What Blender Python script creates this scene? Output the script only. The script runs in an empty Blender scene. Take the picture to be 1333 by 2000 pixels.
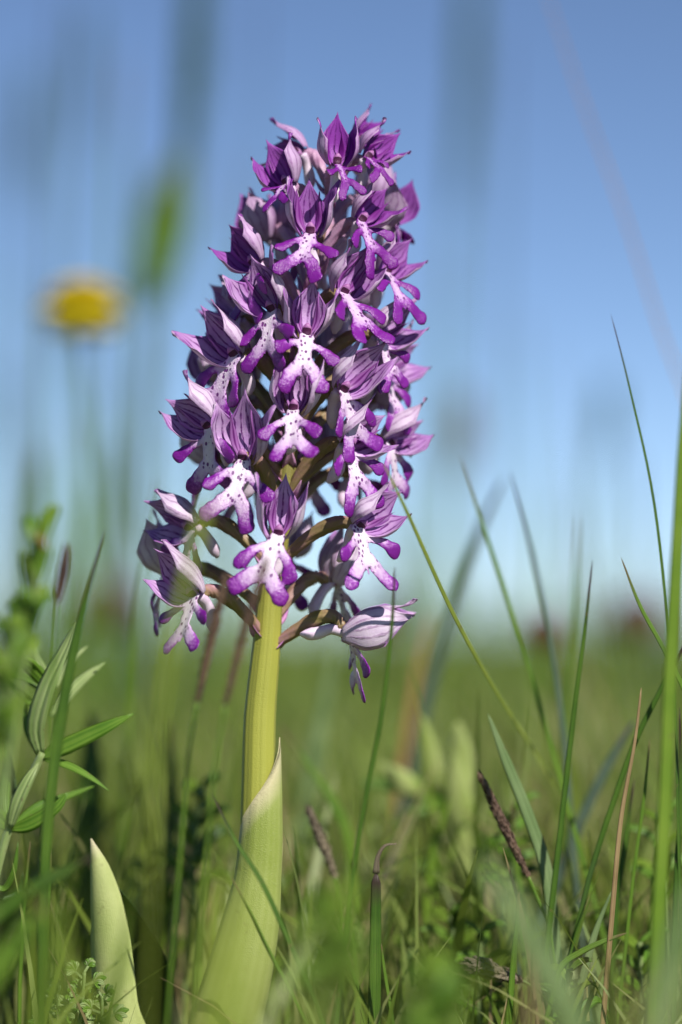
import bpy, math, random
import numpy as np
from mathutils import Vector, Matrix

random.seed(7)
rng = np.random.default_rng(11)
sc = bpy.context.scene
C = sc.collection
R = math.radians
MM = 0.001

# ------------------------------------------------------------------ camera, sky, sun, exposure
D = 0.45                 # camera to orchid stem (metres)
H = 0.080                # camera height above the ground
PX = 0.0769 * MM         # size of one photo pixel at the orchid
FPX = D / PX             # focal length in photo pixels
HORIZON = 1225.0         # photo row of the horizon
TILT = math.atan((HORIZON - 1000.0) / FPX)

cam_d = bpy.data.cameras.new('camera')
cam = bpy.data.objects.new('camera', cam_d)
C.objects.link(cam)
cam.location = (0, -D, H)
cam.rotation_euler = (R(90) + TILT, 0, 0)
cam_d.sensor_fit = 'VERTICAL'
cam_d.sensor_height = 36.0
cam_d.lens = 36.0 * FPX / 2000.0
cam_d.clip_start = 0.01
cam_d.clip_end = 20000
cam_d.dof.use_dof = True
cam_d.dof.focus_distance = D - 0.007
cam_d.dof.aperture_fstop = (cam_d.lens * MM) / 0.0155
cam_d.dof.aperture_blades = 9
sc.camera = cam

SUN = Vector((0.38, -0.62, 0.68)).normalized()     # direction towards the sun
world = bpy.data.worlds.new('World')
sc.world = world
world.use_nodes = True
wn = world.node_tree.nodes
wl = world.node_tree.links
wn.clear()
sky = wn.new('ShaderNodeTexSky')
sky.sky_type = 'NISHITA'
sky.sun_disc = False
sky.sun_elevation = math.asin(SUN.z)
sky.sun_rotation = math.atan2(SUN.x, SUN.y)
sky.altitude = 1500
sky.air_density = 0.55
sky.dust_density = 0.05
sky.ozone_density = 2.6
bg = wn.new('ShaderNodeBackground')
bg.inputs['Strength'].default_value = 0.088
wo = wn.new('ShaderNodeOutputWorld')
wl.new(sky.outputs[0], bg.inputs[0])
wl.new(bg.outputs[0], wo.inputs[0])

sun_d = bpy.data.lights.new('sun', 'SUN')
sun_d.energy = 5.0
sun_d.angle = R(0.55)
sun_d.color = (1.0, 0.95, 0.87)
sun = bpy.data.objects.new('sun', sun_d)
C.objects.link(sun)
sun.rotation_euler = (-SUN).to_track_quat('-Z', 'Y').to_euler()
sun.location = (0.5, -0.4, 1.0)

sc.view_settings.view_transform = 'Standard'
sc.view_settings.look = 'None'
sc.view_settings.gamma = 1.0
sc.view_settings.exposure = 0.45
sc.view_settings.use_curve_mapping = False
sc.render.engine = 'CYCLES'
sc.cycles.use_denoising = True
sc.cycles.max_bounces = 8
sc.cycles.transmission_bounces = 4
sc.cycles.sample_clamp_indirect = 6.0

# ------------------------------------------------------------------ photo pixel -> point on the plane y = dy
CAM = Vector((0, -D, H))
FW = Vector((0, math.cos(TILT), math.sin(TILT)))
UP = Vector((0, -math.sin(TILT), math.cos(TILT)))


def at(px, py, dy=0.0):
    d = FW + Vector((1, 0, 0)) * ((px - 666.5) / FPX) + UP * ((1000.0 - py) / FPX)
    return CAM + d * ((dy + D) / d.y)


# ------------------------------------------------------------------ materials
def new_mat(name):
    m = bpy.data.materials.new(name)
    m.use_nodes = True
    m.node_tree.nodes.clear()
    return m, m.node_tree.nodes, m.node_tree.links


def nd(nodes, kind, **kw):
    n = nodes.new(kind)
    for k, v in kw.items():
        setattr(n, k, v)
    return n


def math_n(N, L, op, a, b=None, clamp=False):
    n = N.new('ShaderNodeMath')
    n.operation = op
    n.use_clamp = clamp
    for i, v in enumerate((a, b)):
        if v is None:
            continue
        if isinstance(v, (int, float)):
            n.inputs[i].default_value = v
        else:
            L.new(v, n.inputs[i])
    return n.outputs[0]


def mixc(N, L, fac, a, b):
    n = N.new('ShaderNodeMix')
    n.data_type = 'RGBA'
    for sock, v in ((n.inputs[0], fac), (n.inputs[6], a), (n.inputs[7], b)):
        if isinstance(v, (int, float)):
            sock.default_value = v
        elif isinstance(v, tuple):
            sock.default_value = (*v, 1.0)
        else:
            L.new(v, sock)
    return n.outputs[2]


def ramp(N, L, fac, stops):
    n = N.new('ShaderNodeValToRGB')
    cr = n.color_ramp
    while len(cr.elements) < len(stops):
        cr.elements.new(0.5)
    for e, (p, c) in zip(cr.elements, stops):
        e.position = p
        e.color = (c, c, c, 1) if isinstance(c, (int, float)) else (*c, 1)
    L.new(fac, n.inputs[0])
    return n.outputs[0]


def finish(N, L, col, rough=0.5, transl=0.25, bump=None, bump_d=0.1, spec=0.5, bump_scale=0.0002):
    p = N.new('ShaderNodeBsdfPrincipled')
    p.inputs['Roughness'].default_value = rough
    p.inputs['Specular IOR Level'].default_value = spec
    L.new(col, p.inputs['Base Color'])
    out = N.new('ShaderNodeOutputMaterial')
    if bump is not None:
        b = N.new('ShaderNodeBump')
        b.inputs['Strength'].default_value = bump_d
        b.inputs['Distance'].default_value = bump_scale
        L.new(bump, b.inputs['Height'])
        L.new(b.outputs[0], p.inputs['Normal'])
    if transl > 0:
        t = N.new('ShaderNodeBsdfTranslucent')
        L.new(col, t.inputs[0])
        mx = N.new('ShaderNodeMixShader')
        mx.inputs[0].default_value = transl
        L.new(p.outputs[0], mx.inputs[1])
        L.new(t.outputs[0], mx.inputs[2])
        L.new(mx.outputs[0], out.inputs[0])
    else:
        L.new(p.outputs[0], out.inputs[0])


def blade_mat(name, c1, c2, tipc=None, rough=0.42, transl=0.3, stripes=7.0, spec=0.3):
    """grass and leaf surface: lengthwise veins, patchy colour, slight dry tip. uses UV (across, along)"""
    m, N, L = new_mat(name)
    uv = nd(N, 'ShaderNodeUVMap').outputs[0]
    sep = nd(N, 'ShaderNodeSeparateXYZ')
    L.new(uv, sep.inputs[0])
    u, v = sep.outputs[0], sep.outputs[1]
    tc = nd(N, 'ShaderNodeTexCoord')
    no = nd(N, 'ShaderNodeTexNoise')
    no.inputs['Scale'].default_value = 160.0
    no.inputs['Detail'].default_value = 4.0
    L.new(tc.outputs['Object'], no.inputs['Vector'])
    st = math_n(N, L, 'SINE', math_n(N, L, 'MULTIPLY', u, stripes * 6.283))
    f = math_n(N, L, 'ADD', math_n(N, L, 'MULTIPLY', st, 0.16), no.outputs[0], clamp=True)
    f2 = ramp(N, L, f, [(0.3, 0.0), (0.72, 1.0)])
    col = mixc(N, L, f2, c1, c2)
    rib_ = ramp(N, L, math_n(N, L, 'ABSOLUTE', math_n(N, L, 'SUBTRACT', u, 0.5)), [(0.02, 1.0), (0.07, 0.0)])
    col = mixc(N, L, math_n(N, L, 'MULTIPLY', rib_, 0.3), col, tuple(min(1, c * 1.7) for c in c2))
    nb = nd(N, 'ShaderNodeTexNoise')
    nb.inputs['Scale'].default_value = 55.0
    nb.inputs['Detail'].default_value = 5.0
    L.new(tc.outputs['Object'], nb.inputs['Vector'])
    col = mixc(N, L, math_n(N, L, 'MULTIPLY', ramp(N, L, nb.outputs[0], [(0.58, 0.0), (0.68, 1.0)]), 0.55), col, tuple(c * 0.55 + 0.03 for c in c1))
    nf = nd(N, 'ShaderNodeTexNoise')
    nf.inputs['Scale'].default_value = 700.0
    nf.inputs['Detail'].default_value = 2.0
    L.new(tc.outputs['Object'], nf.inputs['Vector'])
    col = mixc(N, L, math_n(N, L, 'MULTIPLY', ramp(N, L, nf.outputs[0], [(0.68, 0.0), (0.74, 1.0)]), 0.6), col, (0.17, 0.12, 0.06))
    if tipc:
        tf = ramp(N, L, math_n(N, L, 'ADD', v, math_n(N, L, 'MULTIPLY', no.outputs[0], 0.12)), [(0.88, 0.0), (1.04 if False else 1.0, 1.0)])
        col = mixc(N, L, tf, col, tipc)
    finish(N, L, col, rough, transl, st, 0.35, spec, 0.00012)
    return m


G = {
    'dark': blade_mat('grass_dark_green', (0.04, 0.10, 0.012), (0.085, 0.165, 0.02), (0.05, 0.03, 0.025)),
    'mid': blade_mat('grass_mid_green', (0.08, 0.175, 0.018), (0.15, 0.255, 0.03), (0.16, 0.13, 0.05)),
    'bright': blade_mat('grass_bright_green', (0.12, 0.22, 0.02), (0.19, 0.29, 0.035), None),
    'yellow': blade_mat('grass_yellow_green', (0.20, 0.27, 0.035), (0.30, 0.36, 0.06), None),
    'grey': blade_mat('grass_grey_green', (0.13, 0.21, 0.07), (0.22, 0.30, 0.13), None),
    'blue': blade_mat('grass_blue_green', (0.06, 0.10, 0.07), (0.11, 0.16, 0.11), (0.06, 0.06, 0.09)),
    'straw': blade_mat('dry_straw', (0.17, 0.11, 0.05), (0.33, 0.24, 0.12), None, transl=0.1),
    'rust': blade_mat('rusty_stalk', (0.28, 0.15, 0.05), (0.34, 0.2, 0.09), None, transl=0.1),
    'seed': blade_mat('dark_seed_scale', (0.045, 0.022, 0.022), (0.15, 0.095, 0.06), None, rough=0.6, transl=0.05),
    'seedgrey': blade_mat('greyish_seed_scale', (0.09, 0.07, 0.05), (0.21, 0.17, 0.11), None, rough=0.6, transl=0.1),
    'foxtail': blade_mat('foxtail_scale', (0.03, 0.07, 0.03), (0.07, 0.13, 0.05), None, rough=0.6, transl=0.15),
    'herb': blade_mat('herb_leaf', (0.075, 0.175, 0.015), (0.14, 0.25, 0.03), None, stripes=3),
    'herbpale': blade_mat('herb_leaf_pale', (0.20, 0.29, 0.09), (0.32, 0.40, 0.16), None, stripes=3),
    'herbdark': blade_mat('herb_leaf_dark', (0.03, 0.07, 0.012), (0.06, 0.12, 0.02), None, stripes=3),
    'calyx': blade_mat('pale_calyx', (0.30, 0.38, 0.10), (0.42, 0.48, 0.18), None, stripes=4),
    'reddish': blade_mat('reddish_bud', (0.30, 0.13, 0.05), (0.2, 0.16, 0.04), None),
    'burnet': blade_mat('dark_red_flower_head', (0.10, 0.03, 0.03), (0.16, 0.07, 0.04), None, transl=0.1),
    'yellowpetal': blade_mat('yellow_petal', (0.84, 0.64, 0.006), (0.90, 0.76, 0.012), None, rough=0.35, transl=0.35),
}


def leaf_orchid_mat(name, c1, c2, edge):
    m, N, L = new_mat(name)
    uv = nd(N, 'ShaderNodeUVMap').outputs[0]
    sep = nd(N, 'ShaderNodeSeparateXYZ')
    L.new(uv, sep.inputs[0])
    u, v = sep.outputs[0], sep.outputs[1]
    tc = nd(N, 'ShaderNodeTexCoord')
    n1 = nd(N, 'ShaderNodeTexNoise')
    n1.inputs['Scale'].default_value = 90
    n1.inputs['Detail'].default_value = 5
    L.new(tc.outputs['Object'], n1.inputs['Vector'])
    st = math_n(N, L, 'SINE', math_n(N, L, 'MULTIPLY', u, 150.0))
    fac = math_n(N, L, 'ADD', n1.outputs[0], math_n(N, L, 'MULTIPLY', st, 0.03))
    col = mixc(N, L, ramp(N, L, fac, [(0.32, 0.0), (0.7, 1.0)]), c1, c2)
    ef = ramp(N, L, math_n(N, L, 'ADD', v, math_n(N, L, 'MULTIPLY', math_n(N, L, 'SUBTRACT', n1.outputs[0], 0.5), 0.15)),
              [(0.90, 0.0), (0.99, 1.0)])
    col = mixc(N, L, ef, col, edge)
    n2 = nd(N, 'ShaderNodeTexNoise')          # epidermis grain for the bump; its sparkle is painted on as pale flecks
    n2.inputs['Scale'].default_value = 5200
    n2.inputs['Detail'].default_value = 1
    L.new(tc.outputs['Object'], n2.inputs['Vector'])
    h = math_n(N, L, 'ADD', math_n(N, L, 'MULTIPLY', n2.outputs[0], 1.0), math_n(N, L, 'MULTIPLY', st, 0.07))
    sp = ramp(N, L, n2.outputs[0], [(0.60, 0.0), (0.72, 1.0)])
    col = mixc(N, L, math_n(N, L, 'MULTIPLY', sp, 0.12), col, (0.66, 0.68, 0.42))
    n4 = nd(N, 'ShaderNodeTexNoise')
    n4.inputs['Scale'].default_value = 420
    n4.inputs['Detail'].default_value = 6
    L.new(tc.outputs['Object'], n4.inputs['Vector'])
    col = mixc(N, L, math_n(N, L, 'MULTIPLY', ramp(N, L, n4.outputs[0], [(0.64, 0.0), (0.72, 1.0)]), 0.5), col, (0.16, 0.13, 0.05))
    finish(N, L, col, 0.48, 0.22, h, 0.7, 0.28, 0.00012)
    return m


M_SHEATH = leaf_orchid_mat('sheath_leaf', (0.25, 0.31, 0.06), (0.38, 0.43, 0.14), (0.62, 0.56, 0.34))
M_PALELEAF = leaf_orchid_mat('pale_leaf', (0.33, 0.40, 0.12), (0.50, 0.54, 0.23), (0.6, 0.55, 0.36))
M_SHADELEAF = leaf_orchid_mat('shaded_leaf', (0.022, 0.055, 0.010), (0.04, 0.085, 0.016), (0.05, 0.10, 0.03))  # shaded side of the leaf put into a much darker base colour


def stem_mat():
    m, N, L = new_mat('orchid_stem')
    uv = nd(N, 'ShaderNodeUVMap').outputs[0]
    sep = nd(N, 'ShaderNodeSeparateXYZ')
    L.new(uv, sep.inputs[0])
    u, v = sep.outputs[0], sep.outputs[1]
    tc = nd(N, 'ShaderNodeTexCoord')
    n1 = nd(N, 'ShaderNodeTexNoise')
    n1.inputs['Scale'].default_value = 120
    n1.inputs['Detail'].default_value = 4
    L.new(tc.outputs['Object'], n1.inputs['Vector'])
    st = math_n(N, L, 'SINE', math_n(N, L, 'MULTIPLY', u, 6.283 * 22))
    vv = math_n(N, L, 'ADD', v, math_n(N, L, 'MULTIPLY', math_n(N, L, 'SUBTRACT', n1.outputs[0], 0.5), 0.07))
    col = ramp(N, L, vv, [(0.0, (0.33, 0.36, 0.06)), (0.40, (0.34, 0.34, 0.06)), (0.50, (0.28, 0.27, 0.05)),
                          (0.62, (0.20, 0.16, 0.05)), (0.80, (0.24, 0.13, 0.10)), (1.0, (0.34, 0.14, 0.24))])
    col = mixc(N, L, math_n(N, L, 'MULTIPLY', ramp(N, L, math_n(N, L, 'ADD', n1.outputs[0], math_n(N, L, 'MULTIPLY', st, 0.05)), [(0.4, 0.0), (0.75, 1.0)]), 0.45), col, (0.24, 0.27, 0.05))
    n2 = nd(N, 'ShaderNodeTexNoise')
    n2.inputs['Scale'].default_value = 5200
    L.new(tc.outputs['Object'], n2.inputs['Vector'])
    h = math_n(N, L, 'ADD', n2.outputs[0], math_n(N, L, 'MULTIPLY', st, 0.14))
    finish(N, L, col, 0.5, 0.12, h, 0.6, 0.25, 0.00012)
    return m


M_STEM = stem_mat()


def youth(N, L):
    oi = nd(N, 'ShaderNodeObjectInfo')
    s = nd(N, 'ShaderNodeSeparateColor')
    L.new(oi.outputs['Color'], s.inputs[0])
    return s.outputs[0], oi.outputs['Random']


def sepal_mat(name, inner):
    m, N, L = new_mat(name)
    uv = nd(N, 'ShaderNodeUVMap').outputs[0]
    sep = nd(N, 'ShaderNodeSeparateXYZ')
    L.new(uv, sep.inputs[0])
    u, v = sep.outputs[0], sep.outputs[1]
    y, rnd = youth(N, L)
    tc = nd(N, 'ShaderNodeTexCoord')
    n1 = nd(N, 'ShaderNodeTexNoise')
    n1.inputs['Scale'].default_value = 500
    n1.inputs['Detail'].default_value = 3
    L.new(tc.outputs['Object'], n1.inputs['Vector'])
    nz = math_n(N, L, 'SUBTRACT', n1.outputs[0], 0.5)
    # longitudinal veins, converging with the UVs at the tip
    k = math_n(N, L, 'FRACT', math_n(N, L, 'ADD', math_n(N, L, 'MULTIPLY', u, 5.0), math_n(N, L, 'MULTIPLY', nz, 0.75)))
    k = math_n(N, L, 'ABSOLUTE', math_n(N, L, 'SUBTRACT', k, 0.5))
    vein = ramp(N, L, k, [(0.085, 1.0), (0.18, 0.0)])
    along = ramp(N, L, v, [(0.05, 0.3), (0.18, 1.0), (0.70, 1.0), (0.95, 0.3)])
    n3 = nd(N, 'ShaderNodeTexNoise')
    n3.inputs['Scale'].default_value = 1300
    L.new(tc.outputs['Object'], n3.inputs['Vector'])
    vein = math_n(N, L, 'MULTIPLY', vein, ramp(N, L, n3.outputs[0], [(0.30, 0.35), (0.55, 1.0)]))
    vein = math_n(N, L, 'MULTIPLY', vein, along)
    edge = math_n(N, L, 'ABSOLUTE', math_n(N, L, 'SUBTRACT', u, 0.5))
    edge = ramp(N, L, edge, [(0.36, 0.0), (0.5, 1.0)])
    tip = ramp(N, L, v, [(0.62, 0.0), (1.0, 1.0)])
    if inner:
        base = mixc(N, L, ramp(N, L, n1.outputs[0], [(0.35, 0.0), (0.7, 1.0)]), (0.57, 0.32, 0.67), (0.72, 0.52, 0.78))
        base = mixc(N, L, math_n(N, L, 'MULTIPLY', edge, 0.75), base, (0.30, 0.05, 0.40))
        base = mixc(N, L, math_n(N, L, 'MULTIPLY', tip, 0.45), base, (0.30, 0.06, 0.36))
        base = mixc(N, L, math_n(N, L, 'MULTIPLY', vein, 0.93), base, (0.13, 0.008, 0.18))
        ycol = mixc(N, L, math_n(N, L, 'MULTIPLY', vein, 0.7), (0.27, 0.022, 0.38), (0.11, 0.005, 0.15))
        col = mixc(N, L, y, base, ycol)
    else:
        base = mixc(N, L, ramp(N, L, n1.outputs[0], [(0.35, 0.0), (0.7, 1.0)]), (0.64, 0.51, 0.68), (0.78, 0.68, 0.80))
        base = mixc(N, L, math_n(N, L, 'MULTIPLY', edge, 0.45), base, (0.40, 0.16, 0.46))
        base = mixc(N, L, math_n(N, L, 'MULTIPLY', tip, 0.35), base, (0.42, 0.22, 0.46))
        base = mixc(N, L, math_n(N, L, 'MULTIPLY', vein, 0.5), base, (0.22, 0.05, 0.25))
        ycol = mixc(N, L, math_n(N, L, 'MULTIPLY', math_n(N, L, 'MAXIMUM', vein, edge), 0.6), (0.50, 0.26, 0.56), (0.22, 0.03, 0.28))
        col = mixc(N, L, math_n(N, L, 'MULTIPLY', y, 0.7), base, ycol)
    n2 = nd(N, 'ShaderNodeTexNoise')
    n2.inputs['Scale'].default_value = 4500
    L.new(tc.outputs['Object'], n2.inputs['Vector'])
    h = math_n(N, L, 'SUBTRACT', n2.outputs[0], math_n(N, L, 'MULTIPLY', vein, 0.8))
    finish(N, L, col, 0.5, 0.32, h, 0.5, 0.4, 0.0001)
    return m


M_SEP_OUT = sepal_mat('sepal_outside', False)
M_SEP_IN = sepal_mat('sepal_inside', True)


def petal_mat():
    m, N, L = new_mat('inner_petal')
    uv = nd(N, 'ShaderNodeUVMap').outputs[0]
    sep = nd(N, 'ShaderNodeSeparateXYZ')
    L.new(uv, sep.inputs[0])
    k = math_n(N, L, 'ABSOLUTE', math_n(N, L, 'SUBTRACT', sep.outputs[0], 0.5))
    f = ramp(N, L, k, [(0.05, 1.0), (0.2, 0.0), (0.4, 0.1), (0.5, 0.6)])
    y, rnd = youth(N, L)
    col = mixc(N, L, f, (0.40, 0.16, 0.46), (0.14, 0.01, 0.17))
    col = mixc(N, L, y, col, (0.20, 0.012, 0.26))
    finish(N, L, col, 0.5, 0.25)
    return m


M_PETAL = petal_mat()


def lip_mat():
    m, N, L = new_mat('lip')
    uv = nd(N, 'ShaderNodeUVMap').outputs[0]
    at_ = nd(N, 'ShaderNodeAttribute', attribute_name='tip')
    ac = nd(N, 'ShaderNodeAttribute', attribute_name='core')
    ae = nd(N, 'ShaderNodeAttribute', attribute_name='rim')
    y, rnd = youth(N, L)
    n0 = nd(N, 'ShaderNodeTexNoise')
    n0.inputs['Scale'].default_value = 2.2
    n0.inputs['Detail'].default_value = 4
    L.new(uv, n0.inputs['Vector'])
    nz = math_n(N, L, 'MULTIPLY', math_n(N, L, 'SUBTRACT', n0.outputs[0], 0.5), 0.75)
    ysh = math_n(N, L, 'MULTIPLY', y, 0.9)
    t = math_n(N, L, 'ADD', math_n(N, L, 'ADD', at_.outputs['Fac'], nz), ysh)
    t = math_n(N, L, 'ADD', t, math_n(N, L, 'MULTIPLY', ae.outputs['Fac'], 0.42))
    t = math_n(N, L, 'SUBTRACT', t, math_n(N, L, 'MULTIPLY', ac.outputs['Fac'], 0.25), clamp=True)
    col = ramp(N, L, t, [(0.0, (0.76, 0.65, 0.77)), (0.25, (0.68, 0.52, 0.71)), (0.62, (0.56, 0.34, 0.63)),
                         (0.84, (0.31, 0.06, 0.41)), (1.0, (0.19, 0.010, 0.27))])
    vo = nd(N, 'ShaderNodeTexVoronoi')
    vo.inputs['Scale'].default_value = 1.5
    vo.inputs['Randomness'].default_value = 0.85
    mp = nd(N, 'ShaderNodeMapping')
    mp.inputs['Scale'].default_value = (1.25, 0.85, 1.0)
    L.new(uv, mp.inputs[0])
    cb = nd(N, 'ShaderNodeCombineXYZ')
    L.new(math_n(N, L, 'MULTIPLY', rnd, 37.0), cb.inputs[0])
    ad = nd(N, 'ShaderNodeVectorMath')
    L.new(mp.outputs[0], ad.inputs[0])
    L.new(cb.outputs[0], ad.inputs[1])
    L.new(ad.outputs[0], vo.inputs['Vector'])
    spot = ramp(N, L, vo.outputs['Distance'], [(0.29, 1.0), (0.38, 0.0)])
    spot = math_n(N, L, 'MULTIPLY', spot, ramp(N, L, ac.outputs['Fac'], [(0.12, 0.0), (0.4, 1.0)]))
    col = mixc(N, L, math_n(N, L, 'MULTIPLY', spot, 0.95), col, (0.13, 0.006, 0.17))
    n2 = nd(N, 'ShaderNodeTexNoise')
    n2.inputs['Scale'].default_value = 5.0
    n2.inputs['Detail'].default_value = 1
    L.new(uv, n2.inputs['Vector'])
    h = math_n(N, L, 'ADD', n2.outputs[0], math_n(N, L, 'MULTIPLY', spot, 0.5))
    finish(N, L, col, 0.36, 0.22, h, 0.9, 0.5, 0.00013)
    return m


M_LIP = lip_mat()


def soft_mat(name, c1, c2, scale=400, rough=0.5, transl=0.15, c3=None):
    m, N, L = new_mat(name)
    tc = nd(N, 'ShaderNodeTexCoord')
    n1 = nd(N, 'ShaderNodeTexNoise')
    n1.inputs['Scale'].default_value = scale
    n1.inputs['Detail'].default_value = 4
    L.new(tc.outputs['Object'], n1.inputs['Vector'])
    stops = [(0.32, c1), (0.68, c2)] if c3 is None else [(0.28, c1), (0.5, c2), (0.72, c3)]
    col = ramp(N, L, n1.outputs[0], stops)
    n2 = nd(N, 'ShaderNodeTexNoise')
    n2.inputs['Scale'].default_value = 4500
    L.new(tc.outputs['Object'], n2.inputs['Vector'])
    finish(N, L, col, rough, transl, n2.outputs[0], 0.5, 0.4, 0.0001)
    return m


M_SPUR = soft_mat('spur', (0.62, 0.45, 0.64), (0.74, 0.62, 0.74))
M_OVARY = soft_mat('ovary', (0.20, 0.18, 0.05), (0.28, 0.18, 0.11), 300, 0.42, 0.1, (0.36, 0.18, 0.24))
M_OVARY_Y = soft_mat('ovary_young', (0.34, 0.15, 0.28), (0.46, 0.27, 0.42), 260, 0.45, 0.12, (0.28, 0.14, 0.13))
M_COLUMN = soft_mat('column', (0.30, 0.08, 0.30), (0.46, 0.22, 0.45))
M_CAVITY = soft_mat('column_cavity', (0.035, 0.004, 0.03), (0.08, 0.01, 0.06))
M_BRACT = soft_mat('bract', (0.42, 0.13, 0.40), (0.52, 0.30, 0.44))


# ------------------------------------------------------------------ mesh helpers
def link(name, verts, faces, mat, parent=None, uvs=None, smooth=True, mats=None, fmat=None, attrs=None):
    me = bpy.data.meshes.new(name)
    me.from_pydata([tuple(v) for v in verts], [], faces)
    for mm in (mats or [mat]):
        me.materials.append(mm)
    if fmat is not None:
        me.polygons.foreach_set('material_index', fmat)
    if uvs is not None:
        ul = me.uv_layers.new(name='UVMap')
        idx = np.empty(len(me.loops), dtype=np.int32)
        me.loops.foreach_get('vertex_index', idx)
        ul.data.foreach_set('uv', np.asarray(uvs, dtype=np.float32)[idx].ravel())
    if attrs:
        for k, a in attrs.items():
            me.attributes.new(k, 'FLOAT', 'POINT').data.foreach_set('value', np.asarray(a, dtype=np.float32))
    if smooth:
        me.polygons.foreach_set('use_smooth', [True] * len(me.polygons))
    me.update()
    o = bpy.data.objects.new(name, me)
    C.objects.link(o)
    if parent:
        o.parent = parent
    return o


def obj_from(name, mesh, parent):
    o = bpy.data.objects.new(name, mesh)
    C.objects.link(o)
    o.parent = parent
    return o


def tag(o, label, cat, group=None, kind=None):
    if label:
        o['label'] = label
    if cat:
        o['category'] = cat
    if group:
        o['group'] = group
    if kind:
        o['kind'] = kind
    return o


def empty(name, loc, label, cat, group=None):
    o = bpy.data.objects.new(name, None)
    o.empty_display_size = 0.01
    o.location = loc
    C.objects.link(o)
    return tag(o, label, cat, group)


def catmull(pts, n):
    P = [pts[0] * 2 - pts[1]] + list(pts) + [pts[-1] * 2 - pts[-2]]
    segs = len(pts) - 1
    out = []
    for i in range(n + 1):
        s = i / n * segs
        k = min(int(s), segs - 1)
        f = s - k
        a, b, c, d = P[k], P[k + 1], P[k + 2], P[k + 3]
        out.append(0.5 * ((2 * b) + (c - a) * f + (2 * a - 5 * b + 4 * c - d) * f * f + (3 * b - a - 3 * c + d) * f ** 3))
    return out


def lerp_list(vals, n):
    k = len(vals) - 1
    out = []
    for i in range(n + 1):
        s = i / n * k
        j = min(int(s), k - 1)
        out.append(vals[j] * (1 - (s - j)) + vals[j + 1] * (s - j))
    return out


def tube_data(pts, rad, nseg=10, ribs=0, rib=0.0, twist=0.0, flat=1.0, ref=Vector((0, -1, 0.2))):
    V, F, U = [], [], []
    n = len(pts)
    for i, p in enumerate(pts):
        t = (pts[min(i + 1, n - 1)] - pts[max(i - 1, 0)]).normalized()
        a = t.cross(ref)
        if a.length < 1e-6:
            a = t.cross(Vector((1, 0, 0)))
        a.normalize()
        b = a.cross(t).normalized()
        for j in range(nseg):
            th = 2 * math.pi * j / nseg
            r = rad[i] * (1 + rib * math.cos(ribs * (th + twist * i / (n - 1))))
            V.append(p + a * (r * math.cos(th)) + b * (r * flat * math.sin(th)))
            U.append((j / nseg, i / (n - 1)))
    for i in range(n - 1):
        for j in range(nseg):
            k = (j + 1) % nseg
            F.append((i * nseg + j, i * nseg + k, (i + 1) * nseg + k, (i + 1) * nseg + j))
    F.append(tuple(range(nseg))[::-1])
    F.append(tuple((n - 1) * nseg + j for j in range(nseg)))
    return V, F, U


def ribbon_data(pts, wid, fold=0.35, thick=0.16, twist0=0.0, twist1=0.0, ref=Vector((0, -1, 0.15))):
    """a grass blade: closed V-shaped section (edge, keel, edge, groove), tapering along the points"""
    V, F, U = [], [], []
    n = len(pts)
    for i, p in enumerate(pts):
        t = (pts[min(i + 1, n - 1)] - pts[max(i - 1, 0)]).normalized()
        a = t.cross(ref).normalized()
        b = a.cross(t).normalized()
        an = twist0 + (twist1 - twist0) * i / (n - 1)
        a2 = a * math.cos(an) + b * math.sin(an)
        b2 = b * math.cos(an) - a * math.sin(an)
        w = wid[i] * 0.5
        for (x, z, u) in ((-1, fold, 0.0), (-0.5, fold * 0.5 + thick, 0.25), (0, thick * 1.2, 0.5), (0.5, fold * 0.5 + thick, 0.75), (1, fold, 1.0),
                          (0.5, fold * 0.5 - thick, 0.75), (0, -thick * 1.2, 0.5), (-0.5, fold * 0.5 - thick, 0.25)):
            V.append(p + a2 * (w * x) + b2 * (w * z))
            U.append((u, i / (n - 1)))
    for i in range(n - 1):
        for j in range(8):
            k = (j + 1) % 8
            F.append((i * 8 + j, i * 8 + k, (i + 1) * 8 + k, (i + 1) * 8 + j))
    F.append(tuple(range(8))[::-1])
    F.append(tuple((n - 1) * 8 + j for j in range(8)))
    return V, F, U


def to_ground(pts):
    """continue a blade (listed tip first) from its last point down into the turf"""
    p, q = pts[-1], pts[-2]
    d = (p - q).normalized()
    d.z = min(d.z, -0.55)
    d.normalize()
    if p.z > -0.002:
        pts = pts + [p + d * ((p.z + 0.003) / -d.z)]
    return pts


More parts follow.
